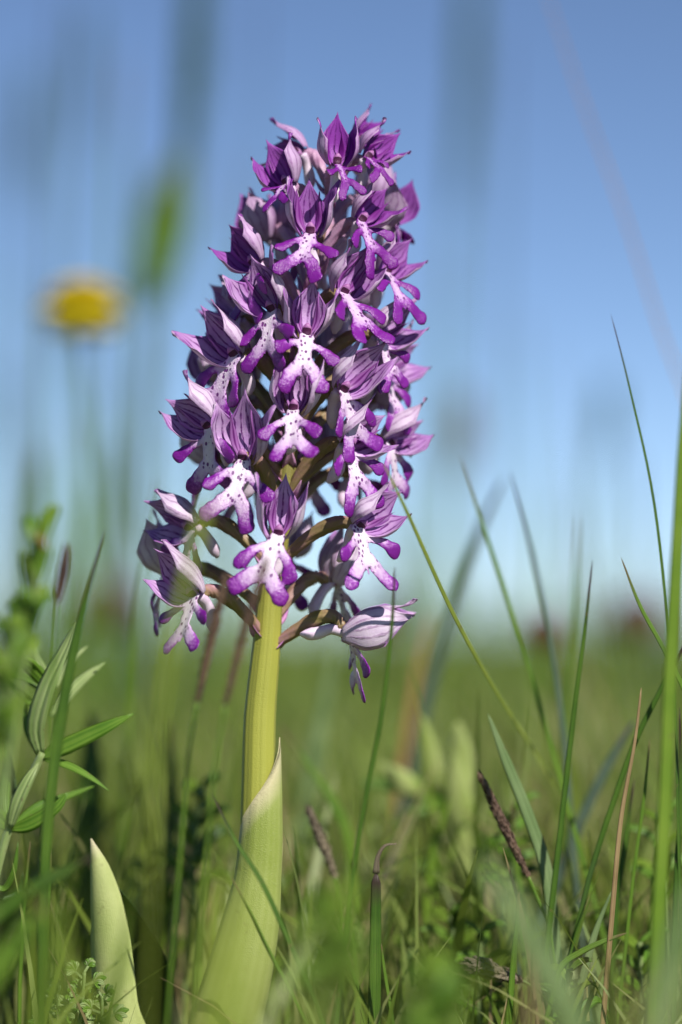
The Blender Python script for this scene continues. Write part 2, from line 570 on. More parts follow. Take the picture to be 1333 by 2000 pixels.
# ------------------------------------------------------------------ the setting: ground and meadow
def ground():
    m, N, L = new_mat('meadow_ground')
    tc = nd(N, 'ShaderNodeTexCoord')
    n1 = nd(N, 'ShaderNodeTexNoise')
    n1.inputs['Scale'].default_value = 1.7
    n1.inputs['Detail'].default_value = 8
    L.new(tc.outputs['Object'], n1.inputs['Vector'])
    n2 = nd(N, 'ShaderNodeTexNoise')
    n2.inputs['Scale'].default_value = 45
    n2.inputs['Detail'].default_value = 6
    L.new(tc.outputs['Object'], n2.inputs['Vector'])
    f = math_n(N, L, 'ADD', math_n(N, L, 'MULTIPLY', n1.outputs[0], 0.6), math_n(N, L, 'MULTIPLY', n2.outputs[0], 0.4))
    col = ramp(N, L, f, [(0.32, (0.06, 0.085, 0.018)), (0.5, (0.12, 0.155, 0.03)), (0.66, (0.19, 0.21, 0.06))])
    finish(N, L, col, 0.8, 0.0, n2.outputs[0], 0.8, 0.2, 0.01)
    # rings of quads that widen outwards, gently uneven near the plant
    V, F = [], []
    rings = [0, 0.06, 0.15, 0.3, 0.6, 1.2, 2.5, 5, 12, 30, 80, 250, 800, 3000]
    seg = 48
    V.append(Vector((0, 0, 0)))
    for r in rings[1:]:
        for j in range(seg):
            a = 2 * math.pi * j / seg
            z = 0.004 * math.sin(7 * r + 3 * a) * min(1, r) if r < 20 else 0
            V.append(Vector((r * math.cos(a), r * math.sin(a), z - 0.001)))
    for j in range(seg):
        F.append((0, 1 + j, 1 + (j + 1) % seg))
    for i in range(len(rings) - 2):
        for j in range(seg):
            k = (j + 1) % seg
            F.append((1 + i * seg + j, 1 + (i + 1) * seg + j, 1 + (i + 1) * seg + k, 1 + i * seg + k))
    tag(link('ground', V, F, m), None, None, kind='structure')


ground()


def meadow_mat():
    m, N, L = new_mat('meadow_grass')
    a = nd(N, 'ShaderNodeAttribute', attribute_name='rnd')
    h = nd(N, 'ShaderNodeAttribute', attribute_name='along')
    col = ramp(N, L, a.outputs['Fac'], [(0.0, (0.055, 0.115, 0.012)), (0.30, (0.125, 0.195, 0.022)), (0.60, (0.20, 0.265, 0.035)),
                                         (0.84, (0.20, 0.25, 0.07)), (0.95, (0.27, 0.25, 0.10)), (1.0, (0.30, 0.22, 0.11))])
    finish(N, L, col, 0.5, 0.35, None)
    return m


M_MEADOW = meadow_mat()


def meadow(name, n, place, hmean, hsd, width, segs, label, lean=0.35, hcap=None):
    """n grass blades as one mesh; place(n) -> x, y arrays"""
    x, y = place(n)
    n = len(x)
    h = np.clip(rng.normal(hmean, hsd, n), hmean * 0.3, hmean * 2.2)
    if hcap is not None:
        h = np.minimum(h, hcap(x, y) * rng.uniform(0.6, 1.0, n))
    az = rng.uniform(0, 2 * np.pi, n)
    ln = np.abs(rng.normal(0, lean, n)) + 0.05
    fx = rng.uniform(0, 2 * np.pi, n)
    w = width * rng.uniform(0.5, 1.4, n)
    patch = 0.5 + 0.25 * np.sin(x * 5.1 + 1.3) * np.cos(y * 2.3) + 0.15 * np.sin(x * 1.7 - y * 0.9)
    r = np.clip(patch * 0.6 + rng.uniform(-0.25, 0.6, n), 0, 1)
    V = np.empty((n, segs + 1, 2, 3), dtype=np.float32)
    for i in range(segs + 1):
        t = i / segs
        cx = x + np.cos(az) * ln * h * t ** 1.9
        cy = y + np.sin(az) * ln * h * t ** 1.9
        cz = h * (t - 0.18 * ln * t ** 3) - 0.002
        ww = w * (1 - t ** 1.6) * 0.5 + w * 0.03
        for s, sg in ((0, -1), (1, 1)):
            V[:, i, s, 0] = cx + sg * ww * np.cos(fx)
            V[:, i, s, 1] = cy + sg * ww * np.sin(fx)
            V[:, i, s, 2] = cz
    nv = (segs + 1) * 2
    base = (np.arange(n) * nv)[:, None]
    quads = np.concatenate([base + np.array([[2 * i, 2 * i + 1, 2 * i + 3, 2 * i + 2]]) for i in range(segs)], axis=1).reshape(-1, 4)
    me = bpy.data.meshes.new(name)
    me.vertices.add(n * nv)
    me.vertices.foreach_set('co', V.ravel())
    nf = len(quads)
    me.loops.add(nf * 4)
    me.loops.foreach_set('vertex_index', quads.ravel().astype(np.int32))
    me.polygons.add(nf)
    me.polygons.foreach_set('loop_start', np.arange(0, nf * 4, 4, dtype=np.int32))
    me.update(calc_edges=True)
    me.attributes.new('rnd', 'FLOAT', 'POINT').data.foreach_set('value', np.repeat(r, nv).astype(np.float32))
    me.materials.append(M_MEADOW)
    o = bpy.data.objects.new(name, me)
    C.objects.link(o)
    tag(o, label, 'grass', kind='stuff')
    return o


def wedge(y0, y1, power, side=0.02, spread=0.14):
    """points behind (or before) the orchid inside the wedge the lens sees, and a step to each side"""
    def f(n):
        u = rng.uniform(0, 1, n)
        y = y0 + (y1 - y0) * u ** power
        half = (y + D) * spread + side
        x = rng.uniform(-1, 1, n) * half
        keep = ~((np.abs(x + 0.017) < 0.014) & (np.abs(y + 0.012) < 0.028))     # the orchid's own foot stays clear
        return x[keep], y[keep]
    return f


meadow('meadow_grass', 2200, wedge(0.03, 0.14, 1.0, 0.05, 0.16), 0.042, 0.012, 0.0022, 6,
       'dense short green turf growing around the foot of the orchid')
meadow('meadow_grass', 520, wedge(-0.03, 0.03, 1.0, 0.05, 0.14), 0.032, 0.009, 0.0016, 6,
       'sparse low green turf right at the foot of the orchid')
meadow('meadow_grass', 230, wedge(-0.27, -0.07, 1.0, 0.03, 0.13), 0.046, 0.009, 0.0024, 6,
       'soft green grass tops between the lens and the orchid')
meadow('meadow_grass', 9000, wedge(0.14, 0.9, 1.2, 0.05, 0.18), 0.055, 0.014, 0.0022, 4,
       'soft green sward close behind the orchid')
meadow('meadow_grass', 22000, wedge(0.9, 7.0, 1.5, 0.1, 0.2), 0.062, 0.016, 0.0045, 3,
       'green meadow sward stretching away behind the orchid')
meadow('meadow_grass', 26000, wedge(7.0, 70.0, 1.7, 0.5, 0.24), 0.075, 0.02, 0.022, 2,
       'far meadow sward running to the horizon')
meadow('meadow_grass', 900, wedge(0.5, 4.0, 1.4, 0.1, 0.2), 0.115, 0.035, 0.0022, 5,
       'thin scattered taller grass standing out of the sward', 0.25)

# ------------------------------------------------------------------ the orchid
SP = [(300, 663, 9), (380, 645, 14), (460, 628, 17), (560, 606, 21), (700, 588, 26), (850, 570, 32), (980, 554, 38), (1080, 540, 44), (1160, 528, 50),
      (1260, 521, 55), (1400, 508, 62), (1550, 505, 66), (1700, 500, 70), (1850, 482, 74), (2000, 450, 78), (2230, 405, 80)]   # row, column, width of the stem


def stem_at(row):
    for a, b in zip(SP, SP[1:]):
        if row <= b[0]:
            f = max(0.0, (row - a[0]) / (b[0] - a[0]))
            return a[1] + (b[1] - a[1]) * f, (a[2] + (b[2] - a[2]) * f)
    return SP[-1][1], SP[-1][2]


base_pt = at(405, 2240, 0)
base_pt.z = 0
orchid = empty('orchid', base_pt, 'tall orchid with a dense spike of purple and white spotted flowers on a yellow-green stem', 'orchid')
OB = base_pt


def loc(p):
    return p - OB


pts = [at(c, r, 0) for r, c, w in reversed(SP)]
pts[0].z = -0.004
n = 60
cp = catmull([loc(p) for p in pts], n)
cr = [w * PX * 0.5 for w in lerp_list([w for r, c, w in reversed(SP)], n)]
V, F, U = tube_data(cp, cr, 40, 9, 0.025, 0.6)
stem = link('stem', V, F, M_STEM, orchid, U)


# -- sepals, petals, lips (millimetres in the flower's own frame: faces -Y, up +Z)
def shell(name, phi0, w0, L, Rm, end, flare, drift, mats, el=68, nt=16, ns=9, inset=0.0, tipw=0.5, th=0.16, wav=0.0, seed=0):
    rr = random.Random(seed)
    e = R(el)
    ax = Vector((0, -math.cos(e), math.sin(e)))
    up = Vector((0, math.sin(e), math.cos(e)))
    xx = Vector((1, 0, 0))
    ph1, ph2 = rr.uniform(0, 6), rr.uniform(0, 6)
    V, U = [], []

    def pt(t, s, off):
        base = 0.42 + 0.58 * math.sin(min(1, t / 0.42) * math.pi / 2)
        if t > 0.42:
            f = (t - 0.42) / 0.58
            base = 1.0 + (end - 1.0) * f * f * (3 - 2 * f)
        r = Rm * base + off - inset
        if t > 0.78:
            r += flare * ((t - 0.78) / 0.22) ** 2
        w = w0 * (0.75 + 0.25 * min(1, t / 0.3))
        if t > tipw:
            f = (t - tipw) / (1 - tipw)
            w *= max(0.0, (1 - f) ** 1.15) * 0.98 + 0.02
        a = R(phi0 + drift * t * t + s * w)
        r += wav * math.sin(5 * t + ph1 + s * 1.4) * t + 0.10 * Rm * (s * s) * t * 0.6 + 0.05 * math.cos(s * 11 + ph2) * min(1, t * 3)
        z = L * t * (1 - 0.06 * s * s) + wav * math.sin(3 * t + ph2)
        return ax * z + up * (r * math.cos(a)) + xx * (r * math.sin(a))
    for side in (0, 1):
        for i in range(nt):
            for j in range(ns):
                t = i / (nt - 1)
                s = -1 + 2 * j / (ns - 1)
                edge = 1 - 0.85 * max(abs(s) ** 6, t ** 10)
                V.append(pt(t, s, (0.5 if side == 0 else -0.5) * th * edge) * MM)
                U.append((j / (ns - 1), t))
    F, fm = [], []
    K = nt * ns
    for i in range(nt - 1):
        for j in range(ns - 1):
            a, b, c, d = i * ns + j, i * ns + j + 1, (i + 1) * ns + j + 1, (i + 1) * ns + j
            F.append((a, b, c, d)); fm.append(0)
            F.append((K + d, K + c, K + b, K + a)); fm.append(len(mats) - 1)
    rim = [j for j in range(ns)] + [i * ns + ns - 1 for i in range(1, nt)] + [(nt - 1) * ns + j for j in range(ns - 2, -1, -1)] + [i * ns for i in range(nt - 2, 0, -1)]
    for a, b in zip(rim, rim[1:] + rim[:1]):
        F.append((b, a, K + a, K + b)); fm.append(0)
    o = link(name, V, F, None, None, U, True, mats, fm)
    me = o.data
    bpy.data.objects.remove(o)
    return me


def seg_d(x, y, a, b, ra, rb):
    ax, ay = a
    bx, by = b
    dx, dy = bx - ax, by - ay
    t = np.clip(((x - ax) * dx + (y - ay) * dy) / (dx * dx + dy * dy), 0, 1)
    d = np.hypot(x - ax - t * dx, y - ay - t * dy) - (ra + (rb - ra) * t)
    return d, t


def smin(a, b, k):
    h = np.clip(0.5 + 0.5 * (b - a) / k, 0, 1)
    return b + (a - b) * h - k * h * (1 - h)


def lip_mesh(seed, open_=1.0, fat=1.0):
    rr = random.Random(seed)
    j = lambda s: rr.uniform(-s, s)
    # arms and legs of the little figure; x sideways, y downwards, millimetres
    limbs = []
    for sg in (-1, 1):
        a0 = (sg * 0.55, 1.1)
        al = rr.uniform(3.9, 4.7) * (0.75 + 0.25 * open_)
        aa = R(rr.uniform(22, 52))
        am = (a0[0] + sg * al * 0.5 * math.cos(aa), a0[1] + al * 0.5 * math.sin(aa))
        ab = aa + R(rr.uniform(-5, 25))
        ae = (am[0] + sg * al * 0.5 * math.cos(ab), am[1] + al * 0.5 * math.sin(ab))
        limbs.append((a0, am, ae, 0.52 * fat, 0.60 * fat, 0.92 * fat, 0.0, sg))
        l0 = (sg * 0.25, 4.3)
        ll = rr.uniform(3.6, 4.8)
        la = R(rr.uniform(44, 66))
        lm = (l0[0] + sg * ll * 0.55 * math.cos(la), l0[1] + ll * 0.55 * math.sin(la))
        lb = la + R(rr.uniform(-18, 14))
        le = (lm[0] + sg * ll * 0.45 * math.cos(lb), lm[1] + ll * 0.45 * math.sin(lb))
        limbs.append((l0, lm, le, 0.80 * fat, 0.98 * fat, 1.05 * fat, 1.0, sg))
    lim = 8.4

    def field(x, y):
        wob = 0.09 * np.sin(2.9 * x + seed) * np.sin(3.3 * y + seed * 1.7)
        d, t = seg_d(x, y, (0, 0.0), (0.0 + bx, 4.6), 0.98 * fat, 0.90 * fat)
        core = np.clip(1 - np.abs(x) / 1.5, 0, 1) * np.clip((6.4 - y) / 2.2, 0, 1)
        tip = np.zeros_like(x) + np.clip((y - 3.5) / 9, 0, 1)
        for (p0, p1, p2, r0, r1, r2, leg, sg) in limbs:
            d1, t1 = seg_d(x, y, p0, p1, r0, r1)
            d2, t2 = seg_d(x, y, p1, p2, r1, r2)
            dl = np.minimum(d1, d2)
            tl = np.where(d1 < d2, t1 * 0.5, 0.5 + t2 * 0.5)
            d = smin(d, dl, 0.45)
            wgt = np.clip(1 - dl / 0.4, 0, 1)
            tip = np.maximum(tip, wgt * tl * (0.78 if leg else 1.0))
            core = np.where(dl < 0.1, np.maximum(core, 0.55 * np.clip(1 - tl * 1.7, 0, 1)), core)
        d3, _ = seg_d(x, y, (0, 4.8), (bx, 6.6), 0.25, 0.10)
        d = smin(d, d3, 0.3)
        return d + wob, tip, core
    bx = j(0.25)
    n = 46
    xs = np.linspace(-6.4, 6.4, n)
    ys = np.linspace(-1.2, 10.8, n)
    X, Y = np.meshgrid(xs, ys)
    Dd, _, _ = field(X, Y)
    verts, tris, cache = [], [], {}

    def vid(key, p):
        if key not in cache:
            cache[key] = len(verts)
            verts.append(p)
        return cache[key]
    for r in range(n - 1):
        for c in range(n - 1):
            q = [(r, c), (r, c + 1), (r + 1, c + 1), (r + 1, c)]
            tt = ((q[0], q[1], q[2]), (q[0], q[2], q[3])) if (r + c) % 2 else ((q[0], q[1], q[3]), (q[1], q[2], q[3]))
            for tri in tt:
                poly = []
                for a, b in zip(tri, tri[1:] + tri[:1]):
                    da, db = Dd[a], Dd[b]
                    if da <= 0:
                        poly.append(vid(a, (X[a], Y[a])))
                    if (da <= 0) != (db <= 0):
                        f = da / (da - db)
                        k = (min(a, b), max(a, b))
                        poly.append(vid(k, (X[a] + (X[b] - X[a]) * f, Y[a] + (Y[b] - Y[a]) * f)))
                if len(poly) >= 3:
                    tris.append(tuple(poly))
    P = np.array(verts)
    d, tip, core = field(P[:, 0], P[:, 1])
    ins = np.clip(-d, 0, None)
    th = 0.20 * fat * (1 - np.exp(-ins / 0.22))
    rimv = np.exp(-ins / 0.22)
    # lay the flat figure into space: bends forwards at the waist, limbs curl
    kx1, kx2, kl = rr.uniform(0.015, 0.055), rr.uniform(-0.02, 0.05), rr.uniform(-0.05, 0.05)
    sw1, sw2, ph = j(0.5), j(0.5), rr.uniform(0, 6)
    V, at_tip, at_core, at_rim, U = [], [], [], [], []
    tilt = R(rr.uniform(22, 38))
    for side in (1, -1):
        for (x, y), h, t_, c_, r_ in zip(P, th, tip, core, rimv):
            up_ = min(1.0, max(0.0, (5.2 - y) / 2.0))
            w = (kx1 * up_ + kx2 * (1 - up_)) * x * x + 0.16 * math.sin(1.1 * x + 0.8 * y + ph) * min(1, y / 3)
            w += sw1 * up_ * max(0, x - 1.5) * 0.25 + sw2 * up_ * max(0, -x - 1.5) * 0.25
            w -= 0.22 * max(0, 1 - abs(x) / 1.1) * min(1, y / 2)            # shallow channel down the middle
            w += kl * max(0, y - 4.6) ** 2
            an = tilt - 0.05 * y * (1 - open_ * 0.5)
            dz = -y * math.cos(an)
            dyv = -y * math.sin(an)
            nrm = (math.cos(an) * -1, math.sin(an))
            hh = h if side == 1 else -0.8 * h
            V.append(Vector((x * (0.55 + 0.45 * open_), -0.9 + dyv + nrm[0] * (w + hh), dz + nrm[1] * (w + hh) - 0.1)) * MM)
            at_tip.append(t_); at_core.append(c_); at_rim.append(r_); U.append((x, y))
    k = len(P)
    on = ins < 1e-9
    remap = {i + k: (i if abs(d[i]) < 0.02 else i + k) for i in range(k)}
    F = [tuple(t) for t in tris] + [tuple(remap[i + k] for i in reversed(t)) for t in tris]
    o = link('lip', V, F, M_LIP, None, U, True, attrs={'tip': at_tip, 'core': at_core, 'rim': at_rim})
    me = o.data
    bpy.data.objects.remove(o)
    return me


HOODS = []
for s in range(10):
    r_ = random.Random(100 + s)
    q = lambda a, b: r_.uniform(a, b)
    HOODS.append({
        'dorsal': shell('sepal', q(-5, 5), q(45, 50), q(8.5, 9.6), q(3.1, 3.4), q(0.7, 0.95), q(0.0, 0.9), 0, [M_SEP_OUT, M_SEP_IN], wav=0.16, seed=s, tipw=0.60),
        'left': shell('sepal', -q(82, 90), q(50, 56), q(8.2, 9.6), q(3.6, 4.0), q(0.85, 1.1), q(0.2, 0.9), q(6, 22), [M_SEP_OUT, M_SEP_IN], wav=0.28, seed=s + 10, tipw=0.60),
        'right': shell('sepal', q(82, 90), q(50, 56), q(8.2, 9.6), q(3.6, 4.0), q(0.85, 1.1), q(0.2, 0.9), -q(6, 22), [M_SEP_OUT, M_SEP_IN], wav=0.28, seed=s + 20, tipw=0.60),
        'pl': shell('petal', -q(36, 46), q(15, 20), q(6.2, 7.2), 2.85, q(0.8, 1.0), 0.2, 0, [M_PETAL], inset=0.75, nt=10, ns=5, seed=s + 30, th=0.14),
        'pr': shell('petal', q(36, 46), q(15, 20), q(6.2, 7.2), 2.85, q(0.8, 1.0), 0.2, 0, [M_PETAL], inset=0.75, nt=10, ns=5, seed=s + 40, th=0.14),
    })
LIPS = [lip_mesh(200 + s) for s in range(10)]
YOUNG = [lip_mesh(300 + s, 0.35, 0.95) for s in range(4)]


def column_mesh():
    # a rounded hooded column with the dark cavity below the cap
    V, F, fm = [], [], []
    nr, ns = 9, 12
    for i in range(nr):
        t = i / (nr - 1)
        for j in range(ns):
            a = 2 * math.pi * j / ns
            r = 1.0 * math.sin(math.pi * (0.10 + 0.86 * t)) ** 0.7
            front = max(0, -math.sin(a))
            dent = 0.55 * front * math.exp(-((t - 0.42) / 0.2) ** 2)
            V.append(Vector((r * math.cos(a) * 0.95, r * math.sin(a) * (1 - dent) * 0.9 - 0.6 - t * 0.9, -0.3 + 2.6 * t)) * MM)
    for i in range(nr - 1):
        for j in range(ns):
            k = (j + 1) % ns
            F.append((i * ns + j, i * ns + k, (i + 1) * ns + k, (i + 1) * ns + j))
            am = 2 * math.pi * (j + 0.5) / ns
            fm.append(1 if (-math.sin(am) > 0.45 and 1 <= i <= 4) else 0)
    F.append(tuple(range(ns))[::-1]); fm.append(0)
    F.append(tuple((nr - 1) * ns + j for j in range(ns))); fm.append(0)
    o = link('column', V, F, None, None, None, True, [M_COLUMN, M_CAVITY], fm)
    me = o.data
    bpy.data.objects.remove(o)
    return me


def spur_mesh(seed):
    rr = random.Random(seed)
    pts = [Vector((0, 0.1, 0.2)), Vector((rr.uniform(-.3, .3), 1.4, -1.2)), Vector((rr.uniform(-.5, .5), 2.1 + rr.uniform(-.3, .6), -3.3)), Vector((rr.uniform(-.6, .6), 2.2 + rr.uniform(-.5, .8), -5.4))]
    cp = catmull([p * MM for p in pts], 14)
    rad = [v * MM for v in lerp_list([0.75, 0.85, 0.80, 0.85, 0.95, 0.9, 0.25], 14)]
    V, F, U = tube_data(cp, rad, 12, 2, 0.06, 0.3)
    o = link('spur', V, F, M_SPUR, None, U)
    me = o.data
    bpy.data.objects.remove(o)
    return me


COLUMN = column_mesh()
SPURS = [spur_mesh(s) for s in range(4)]


def flower(px, py, az, pitch=0, roll=0, sc_=1.0, yth=0.0, back=None, drop=75, lip=None, hood=None, i=[0]):
    """one flower: column and row of its throat in the photo, facing (0 to the lens, -90 left, 90 right)"""
    k = i[0]
    i[0] += 1
    rr = random.Random(900 + k)
    rad = (7.5 + 5.0 * min(1, max(0, (py - 350) / 700.0))) * MM
    dy = -rad * math.cos(R(az)) if back is None else back * MM
    T = at(px, py, dy)
    lean = 0.0
    az += rr.uniform(-7, 7)
    pitch += rr.uniform(-7, 7)
    roll += rr.uniform(-8, 8)
    sc_ *= rr.uniform(0.93, 1.05)
    if (back is None or back <= 5) and abs(az) > 20 and py < 1200:      # side flowers turn half to the lens and lean their hoods outwards
        lean = 0.80 * az + rr.uniform(-10, 10)
        az = 0.58 * az
    Mx = Matrix.Translation(loc(T)) @ Matrix.Rotation(R(az), 4, 'Z') @ Matrix.Rotation(R(-pitch), 4, 'X') @ Matrix.Rotation(R(roll), 4, 'Y') @ Matrix.Scale(sc_, 4)
    inv = Mx.inverted()
    # the stalk-like ovary rises from the stem and arches over to the flower
    c, w = stem_at(py + drop)
    S = loc(at(c, py + drop, 0))
    E = Mx @ Vector((0, 0.6 * MM, 0.2 * MM))
    out = (E - S)
    out.z = 0
    dist = max(out.length, 1e-5)
    out.normalize()
    up = Vector((0, 0, 1))
    S = S + out * (w * PX * 0.30)
    P1 = S + out * dist * 0.30 + up * max(0.002, (E.z - S.z) * 0.75)
    Bk = (Mx.to_3x3() @ Vector((0, 1, 0.15))).normalized()
    P2 = E + Bk * min(0.0040, dist * 0.45) + up * 0.0010
    curve = []
    for q in range(19):
        t = q / 18
        curve.append(inv @ (S * (1 - t) ** 3 + P1 * 3 * t * (1 - t) ** 2 + P2 * 3 * t * t * (1 - t) + E * t ** 3))
    rads = [v * MM / 1.0 for v in lerp_list([0.62, 0.74, 0.90, 1.0, 0.98, 0.88, 0.80], 18)]
    V, F, U = tube_data(curve, rads, 24, 6, 0.15, 3.0)
    fl = link('flower', V, F, M_OVARY if yth < 0.45 else M_OVARY_Y, orchid, U)
    fl.matrix_local = Mx
    hd = HOODS[hood if hood is not None else (k * 7) % 10]
    kids = [obj_from('sepal', hd['dorsal'], fl), obj_from('sepal', hd['left'], fl), obj_from('sepal', hd['right'], fl),
            obj_from('petal', hd['pl'], fl), obj_from('petal', hd['pr'], fl)]
    for o in kids:
        o.rotation_euler = (R(rr.uniform(-5, 5)), R(lean + rr.uniform(-5, 5)), R(rr.uniform(-5, 5)))
        o.scale = (rr.uniform(0.86, 1.0), rr.uniform(0.86, 1.0), rr.uniform(0.88, 1.02))
    lp = obj_from('lip', (YOUNG[k % 4] if yth > 0.75 else LIPS[(lip if lip is not None else k) % 10]), fl)
    if yth > 0.75:
        lp.scale = (0.88, 0.88, 0.74)
    lp.rotation_euler = (R(rr.uniform(-14, 8)), R(-lean * 0.1 + rr.uniform(-14, 14)), R(lean * 0.35 + rr.uniform(-14, 14)))
    ls_ = rr.uniform(0.98, 1.14)
    lp.scale = (lp.scale[0] * ls_ * rr.uniform(0.92, 1.06), lp.scale[1] * ls_, lp.scale[2] * ls_ * rr.uniform(0.95, 1.05))
    if py > 1200:           # the drooping lowest flower: long closed hood, lip hanging straight down
        lp.rotation_euler = (R(-46), R(6), R(14))
        for o in kids:
            o.scale = (0.92, 1.0, 1.0)
            o.matrix_local = Matrix.Rotation(R(-22), 4, 'X') @ Matrix.Diagonal((0.84, 0.86, 1.22, 1)) @ Matrix.Rotation(R(22), 4, 'X')
    kids.append(lp)
    col_ = obj_from('column', COLUMN, fl)
    col_.rotation_euler = (0, R(lean * 0.8), 0)
    col_.scale = (0.8, 0.8, 0.8)
    kids.append(col_)
    sp = obj_from('spur', SPURS[k % 4], fl)
    kids.append(sp)
    for o in kids:
        o.color = (min(1, max(0, (yth if yth > 0.6 else yth * 1.35) + rr.uniform(-0.08, 0.08))), 0, 0, 1)
    # bract at the foot of the ovary
    bp = [inv @ (S - up * 0.0005), inv @ (S + out * 0.0012 + up * 0.0006), inv @ (S + out * 0.0024 + up * 0.0022)]
    bc = catmull(bp, 6)
    V, F, U = ribbon_data(bc, [v * MM for v in (2.0, 2.1, 2.0, 1.7, 1.2, 0.7, 0.1)], 0.5, 0.1, ref=-(inv.to_3x3() @ up).normalized() * 0.3 + (inv.to_3x3() @ out).normalized())
    link('bract', V, F, M_BRACT, fl, U)
    return fl


FL = [
    # the opening tip of the spike
    (657, 326, 8, 22, 0, 0.92, 1.0), (700, 280, 55, 25, 0, 0.82, 1.0, 2), (712, 312, 52, 8, 0, 0.90, 1.0, -4),
    (590, 302, -72, 8, 0, 0.98, 0.9, 1), (566, 366, -48, 10, 0, 0.95, 0.85),
    (607, 462, -4, 14, 0, 1.0, 0.62), (700, 436, 52, 0, 0, 0.98, 0.6), (765, 438, 66, 0, 0, 0.9, 0.6, 8),
    (505, 520, -56, -6, 0, 1.05, 0.55), (520, 468, -84, -8, 0, 1.0, 0.5, 8), (718, 400, 120, 0, 0, 0.95, 0.55, 10),
    (748, 536, 62, 4, 0, 0.95, 0.5, -2), (665, 578, 42, -4, 0, 1.0, 0.4),
    (640, 505, 165, 0, 0, 0.95, 0.5, 9), (560, 455, 150, 0, 0, 0.9, 0.5, 10),
    # the middle of the spike
    (537, 610, -32, -10, 0, 1.0, 0.19), (598, 660, 0, 8, 0, 1.0, 0.17), (468, 700, -52, -4, 0, 1.05, 0.22), (470, 628, -70, -5, 0, 1.0, 0.28, 5),
    (425, 748, -74, -8, 0, 1.0, 0.25, 8), (735, 662, 64, -10, 0, 1.0, 0.23, -2), (742, 728, 74, -8, 0, 1.0, 0.19, 5),
    (574, 808, 0, 6, 0, 1.03, 0.11), (663, 766, 34, -4, 0, 1.03, 0.15), (418, 838, -52, -2, 0, 1.06, 0.14), (478, 902, -32, 0, 0, 1.06, 0.08),
    (672, 872, 50, -8, 0, 1.05, 0.15), (752, 868, 66, -8, 0, 1.0, 0.18, 3),
    (690, 600, 140, 0, 0, 1.0, 0.22, 11), (520, 700, -140, 0, 0, 1.0, 0.22, 11), (650, 720, 170, 0, 0, 1.0, 0.19, 12), (480, 800, -125, -5, 0, 1.0, 0.19, 11),
    (740, 790, 105, -6, 0, 1.0, 0.21, 11), (415, 905, -105, -8, 0, 1.0, 0.22, 11), (610, 900, 172, 0, 0, 1.0, 0.11, 13), (500, 935, -155, 0, 0, 1.0, 0.17, 13),
    (690, 930, 125, -5, 0, 1.0, 0.17, 12),
    # the loose foot of the spike
    (543, 1052, 0, 4, 6, 1.05, 0.07), (693, 1032, 52, -8, 0, 1.0, 0.14), (383, 1032, -76, -14, 0, 1.08, 0.17, -2), (388, 1166, -46, -6, 0, 1.08, 0.06),
    (330, 1118, -100, -8, 0, 1.0, 0.17, 8), (672, 1238, 84, -58, 0, 1.12, 0.03, -3), (648, 1140, 128, -10, 0, 1.0, 0.08, 6), (560, 1085, 170, -10, 0, 1.0, 0.17, 12),
]
for f in FL:
    f = list(f) + [None] * (8 - len(f))
    dr = 95 if f[1] < 1000 else (70 if f[1] < 1200 else 20)
    if f[1] < 400:
        dr = 70
    flower(f[0], f[1], f[2], f[3] or 0, f[4] or 0, f[5], f[6], f[7], dr)


# -- sheathing leaf round the stem
def sheath():
    rows = [(1440, 515, 66), (1530, 514, 74), (1600, 512, 80), (1660, 509, 86), (1720, 503, 92), (1800, 490, 112), (1900, 468, 130), (2000, 441, 142), (2120, 420, 140), (2240, 405, 110)]
    nt, ns = 44, 72
    V, U, F = [], [], []
    rings = catmull([Vector((r, c, w)) for r, c, w in rows], 80)

    def ring(row):
        for a, b in zip(rings, rings[1:]):
            if row <= b.x:
                f = (row - a.x) / max(1e-6, b.x - a.x)
                return a.y + (b.y - a.y) * f, a.z + (b.z - a.z) * f
        return rings[-1].y, rings[-1].z
    for side in (0, 1):
        for j in range(ns + 1):
            s = j / ns
            th = R(-15) - s * R(400)          # overlaps itself: margins at the right front
            ang = s * 400.0
            # top edge: a pointed tip at the right, sliding down around the stem
            top = 1440 + 178 * (ang / 165.0) ** 0.8 if ang < 165 else 1618 + 30 * ((ang - 165) / 235.0)
            lap = 1.0 + 0.05 * (1 - s) - (0.07 if side else 0.0)
            for i in range(nt + 1):
                t = i / nt
                row = 2240 + (top - 2240) * t
                c, w = ring(row)
                r = w * 0.5 * PX * lap * (1 + 0.012 * math.sin(9 * th))
                p = at(c, row, 0)
                V.append(loc(p) + Vector((math.cos(th) * r, -math.sin(-th) * -r if False else math.sin(th) * r, 0)))
                U.append((s, t))
    K = (ns + 1) * (nt + 1)
    for j in range(ns):
        for i in range(nt):
            a = j * (nt + 1) + i
            b = a + nt + 1
            F.append((a, a + 1, b + 1, b))
            F.append((K + b, K + b + 1, K + a + 1, K + a))
        F.append((j * (nt + 1) + nt, (j + 1) * (nt + 1) + nt, K + (j + 1) * (nt + 1) + nt, K + j * (nt + 1) + nt))
    for j in (0, ns):
        for i in range(nt):
            a = j * (nt + 1) + i
            F.append((a, a + 1, K + a + 1, K + a) if j == 0 else (a + 1, a, K + a, K + a + 1))
    o = link('leaf', V, F, M_SHEATH, orchid, U)
    o['label'] = 'pale green leaf sheathing the foot of the stem'


sheath()


